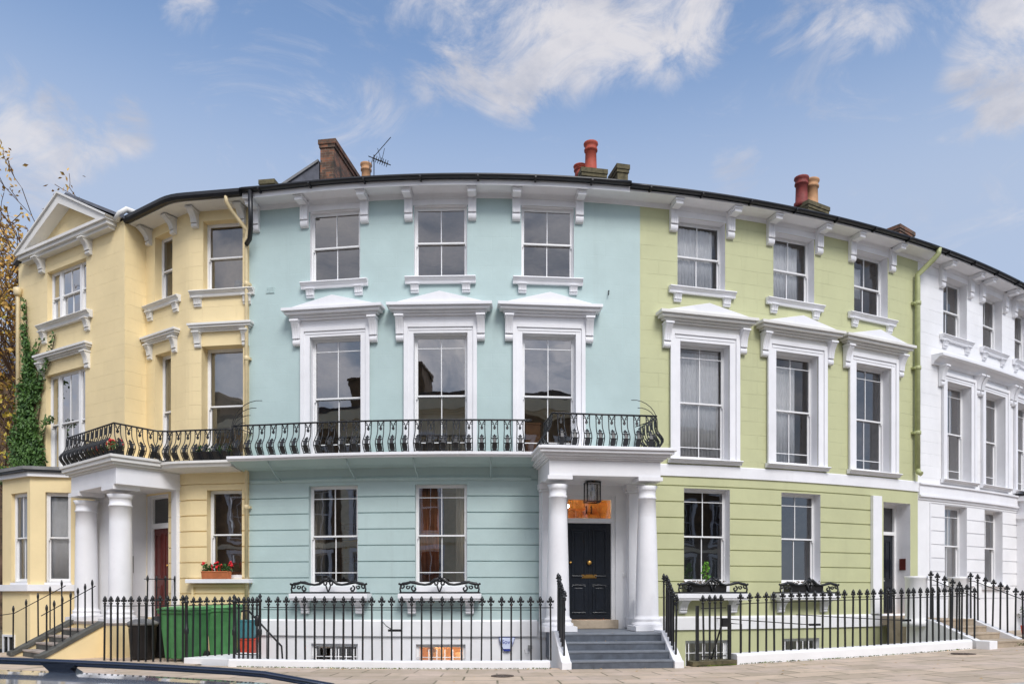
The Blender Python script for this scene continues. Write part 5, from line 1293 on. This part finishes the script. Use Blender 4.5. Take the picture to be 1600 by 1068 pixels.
# ------------------------------------------------------------------ sky, sun, camera
SUN_EL, SUN_AZ = 47, 160
w = bpy.data.worlds.new('World'); scene.world = w; w.use_nodes = True; t = w.node_tree; t.nodes.clear()
out = t.nodes.new('ShaderNodeOutputWorld'); bg = t.nodes.new('ShaderNodeBackground'); t.links.new(bg.outputs[0], out.inputs[0]); bg.inputs[1].default_value = .15
sky = t.nodes.new('ShaderNodeTexSky'); sky.sky_type = 'NISHITA'; sky.sun_disc = False; sky.sun_elevation = R(SUN_EL); sky.sun_rotation = R(SUN_AZ); sky.air_density = 1.0; sky.dust_density = .6; sky.ozone_density = 1.2
tc = t.nodes.new('ShaderNodeTexCoord'); nrm = t.nodes.new('ShaderNodeVectorMath'); nrm.operation = 'NORMALIZE'; t.links.new(tc.outputs['Generated'], nrm.inputs[0]); D = nrm.outputs[0]
def mth(op, a, b=None, c=None, clamp=False):
    n = t.nodes.new('ShaderNodeMath'); n.operation = op; n.use_clamp = clamp
    for i, v in enumerate((a, b, c)):
        if v is None: continue
        if hasattr(v, 'is_output'): t.links.new(v, n.inputs[i])
        else: n.inputs[i].default_value = v
    return n.outputs[0]
# cloud banks: compass bearing and height of each (degrees), angular radius, weight
def bank(bearing, height, rad, wt):
    a, e = R(bearing), R(height); v = (math.sin(a)*math.cos(e), math.cos(a)*math.cos(e), math.sin(e))
    n = t.nodes.new('ShaderNodeVectorMath'); n.operation = 'DOT_PRODUCT'; t.links.new(D, n.inputs[0]); n.inputs[1].default_value = v
    m = t.nodes.new('ShaderNodeMapRange'); m.interpolation_type = 'SMOOTHSTEP'
    m.inputs['From Min'].default_value = math.cos(R(rad)); m.inputs['From Max'].default_value = 1-(1-math.cos(R(rad)))*.08; m.inputs['To Max'].default_value = wt
    t.links.new(n.outputs['Value'], m.inputs[0]); return m.outputs[0]
def px_bank(x, y, r, wt):                      # bearing, height above the horizon, angular radius
    a = (x-800)/1200; e = (926-y)/1200; k = 1+a*a+e*e
    return (math.degrees(math.atan(a)), math.degrees(math.atan2(e, math.sqrt(1+a*a))), math.degrees(r/1200/k**.75)*2.35, wt)
BANKS = [px_bank(*b) for b in [(690, 85, 45, .6), (745, 60, 60, .9), (800, 95, 55, 1), (835, 60, 60, 1), (900, 45, 66, 1), (960, 30, 60, .9), (1030, 22, 66, .9), (1100, 8, 60, .8), (655, 18, 40, .6), (1230, 18, 46, .6), (1310, 26, 46, .7), (1400, 10, 46, .6), (1480, 20, 40, .7),
    (1560, 80, 60, 1), (1592, 125, 52, 1), (1535, 112, 42, .9), (1500, 60, 40, .6), (1480, 185, 26, .5), (1530, 170, 32, .5), (560, 150, 38, .46), (540, 190, 40, .4), (590, 215, 42, .3), (640, 200, 38, .25),
    (100, 180, 32, .7), (130, 212, 38, .75), (90, 240, 42, .75), (58, 280, 38, .7), (192, 195, 32, .85), (160, 202, 28, .7), (8, 120, 26, .6), (4, 180, 30, .7), (18, 250, 33, .7), (290, 8, 34, .7), (325, 50, 18, .5), (308, 72, 13, .45), (1155, 270, 30, .5), (1290, 270, 34, .35), (1130, 95, 18, .3), (1550, 370, 60, .35), (1480, 350, 50, .25)]]
BANKS += [(-88, 25, 32, 1), (180, 40, 75, .9), (120, 35, 50, .6), (-115, 35, 55, .75), (0, 78, 26, .5)]
acc = None
for b in BANKS:
    m = bank(*b); acc = m if acc is None else mth('MAXIMUM', acc, m)
mp = t.nodes.new('ShaderNodeMapping'); mp.inputs['Scale'].default_value = (1, 1, 1.7); t.links.new(D, mp.inputs[0])
def wn(scale, det, ro, dist=0.):
    n = t.nodes.new('ShaderNodeTexNoise'); n.inputs['Scale'].default_value = scale; n.inputs['Detail'].default_value = det; n.inputs['Roughness'].default_value = ro; n.inputs['Distortion'].default_value = dist
    t.links.new(mp.outputs[0], n.inputs['Vector']); return n.outputs[0]
nz = wn(8.5, 12, .66, .9); nz2 = wn(9, 7, .6); nz3 = wn(4.2, 10, .68, 1.4)
den = mth('ADD', acc, mth('MULTIPLY', mth('SUBTRACT', nz, .58), 2.9))
mask = t.nodes.new('ShaderNodeMapRange'); mask.interpolation_type = 'SMOOTHSTEP'; mask.inputs['From Min'].default_value = .1; mask.inputs['From Max'].default_value = .95; t.links.new(den, mask.inputs[0])
thin = t.nodes.new('ShaderNodeMapRange'); thin.interpolation_type = 'SMOOTHSTEP'; thin.inputs['From Min'].default_value = .53; thin.inputs['From Max'].default_value = .72; thin.inputs['To Max'].default_value = .38; t.links.new(nz3, thin.inputs[0])
mk = mth('MAXIMUM', mth('MULTIPLY', mask.outputs[0], mth('MULTIPLY', mth('ADD', acc, .15, clamp=True), .92)), thin.outputs[0])
cc = mixc(t, (2.75, 2.85, 3.3), (4.1, 4.0, 4.15), ramp(t, nz2, .36, .6))
sdn = t.nodes.new('ShaderNodeVectorMath'); sdn.operation = 'DOT_PRODUCT'; t.links.new(D, sdn.inputs[0]); sdn.inputs[1].default_value = (math.sin(R(SUN_AZ))*math.cos(R(SUN_EL)), math.cos(R(SUN_AZ))*math.cos(R(SUN_EL)), math.sin(R(SUN_EL)))
lit = mth('ADD', 1.0, mth('MULTIPLY', mth('MAXIMUM', sdn.outputs['Value'], 0.), 1.3))
vsc = t.nodes.new('ShaderNodeVectorMath'); vsc.operation = 'SCALE'; t.links.new(cc, vsc.inputs[0]); t.links.new(lit, vsc.inputs['Scale']); cc = vsc.outputs[0]
# a milky veil low over the roofs
sep = t.nodes.new('ShaderNodeSeparateXYZ'); t.links.new(D, sep.inputs[0])
veil = t.nodes.new('ShaderNodeMapRange'); veil.interpolation_type = 'SMOOTHSTEP'; veil.inputs['From Min'].default_value = .60; veil.inputs['From Max'].default_value = .40; veil.inputs['To Max'].default_value = .9
t.links.new(sep.outputs[2], veil.inputs[0])
brt = t.nodes.new('ShaderNodeVectorMath'); brt.operation = 'SCALE'; t.links.new(sky.outputs[0], brt.inputs[0]); brt.inputs['Scale'].default_value = 1.12
skyc = mixc(t, brt.outputs[0], (2.45, 2.95, 3.9), veil.outputs[0])
t.links.new(mixc(t, skyc, cc, mk), bg.inputs[0])
sl = bpy.data.lights.new('sun', 'SUN'); sl.energy = 2.2; sl.angle = R(24); sl.color = (1, .97, .94); so = bpy.data.objects.new('sun', sl); COL.objects.link(so)
d = -Vector((math.sin(R(SUN_AZ))*math.cos(R(SUN_EL)), math.cos(R(SUN_AZ))*math.cos(R(SUN_EL)), math.sin(R(SUN_EL)))); so.rotation_euler = d.to_track_quat('-Z', 'Y').to_euler()
cam = bpy.data.cameras.new('camera'); co = bpy.data.objects.new('camera', cam); COL.objects.link(co); scene.camera = co
co.location = (0, 0, 1.6); co.rotation_euler = (R(90), 0, 0); cam.sensor_width = 36; cam.lens = 27; cam.shift_y = 392/1600; cam.clip_start = .05; cam.clip_end = 2000
vs_ = scene.view_settings; vs_.view_transform = 'Standard'; vs_.look = 'None'; vs_.exposure = .33; vs_.gamma = 1; vs_.use_curve_mapping = False
scene.cycles.max_bounces = 8; scene.cycles.transparent_max_bounces = 24; scene.cycles.glossy_bounces = 3; scene.cycles.diffuse_bounces = 4
scene.cycles.use_denoising = True; scene.cycles.sample_clamp_indirect = 4
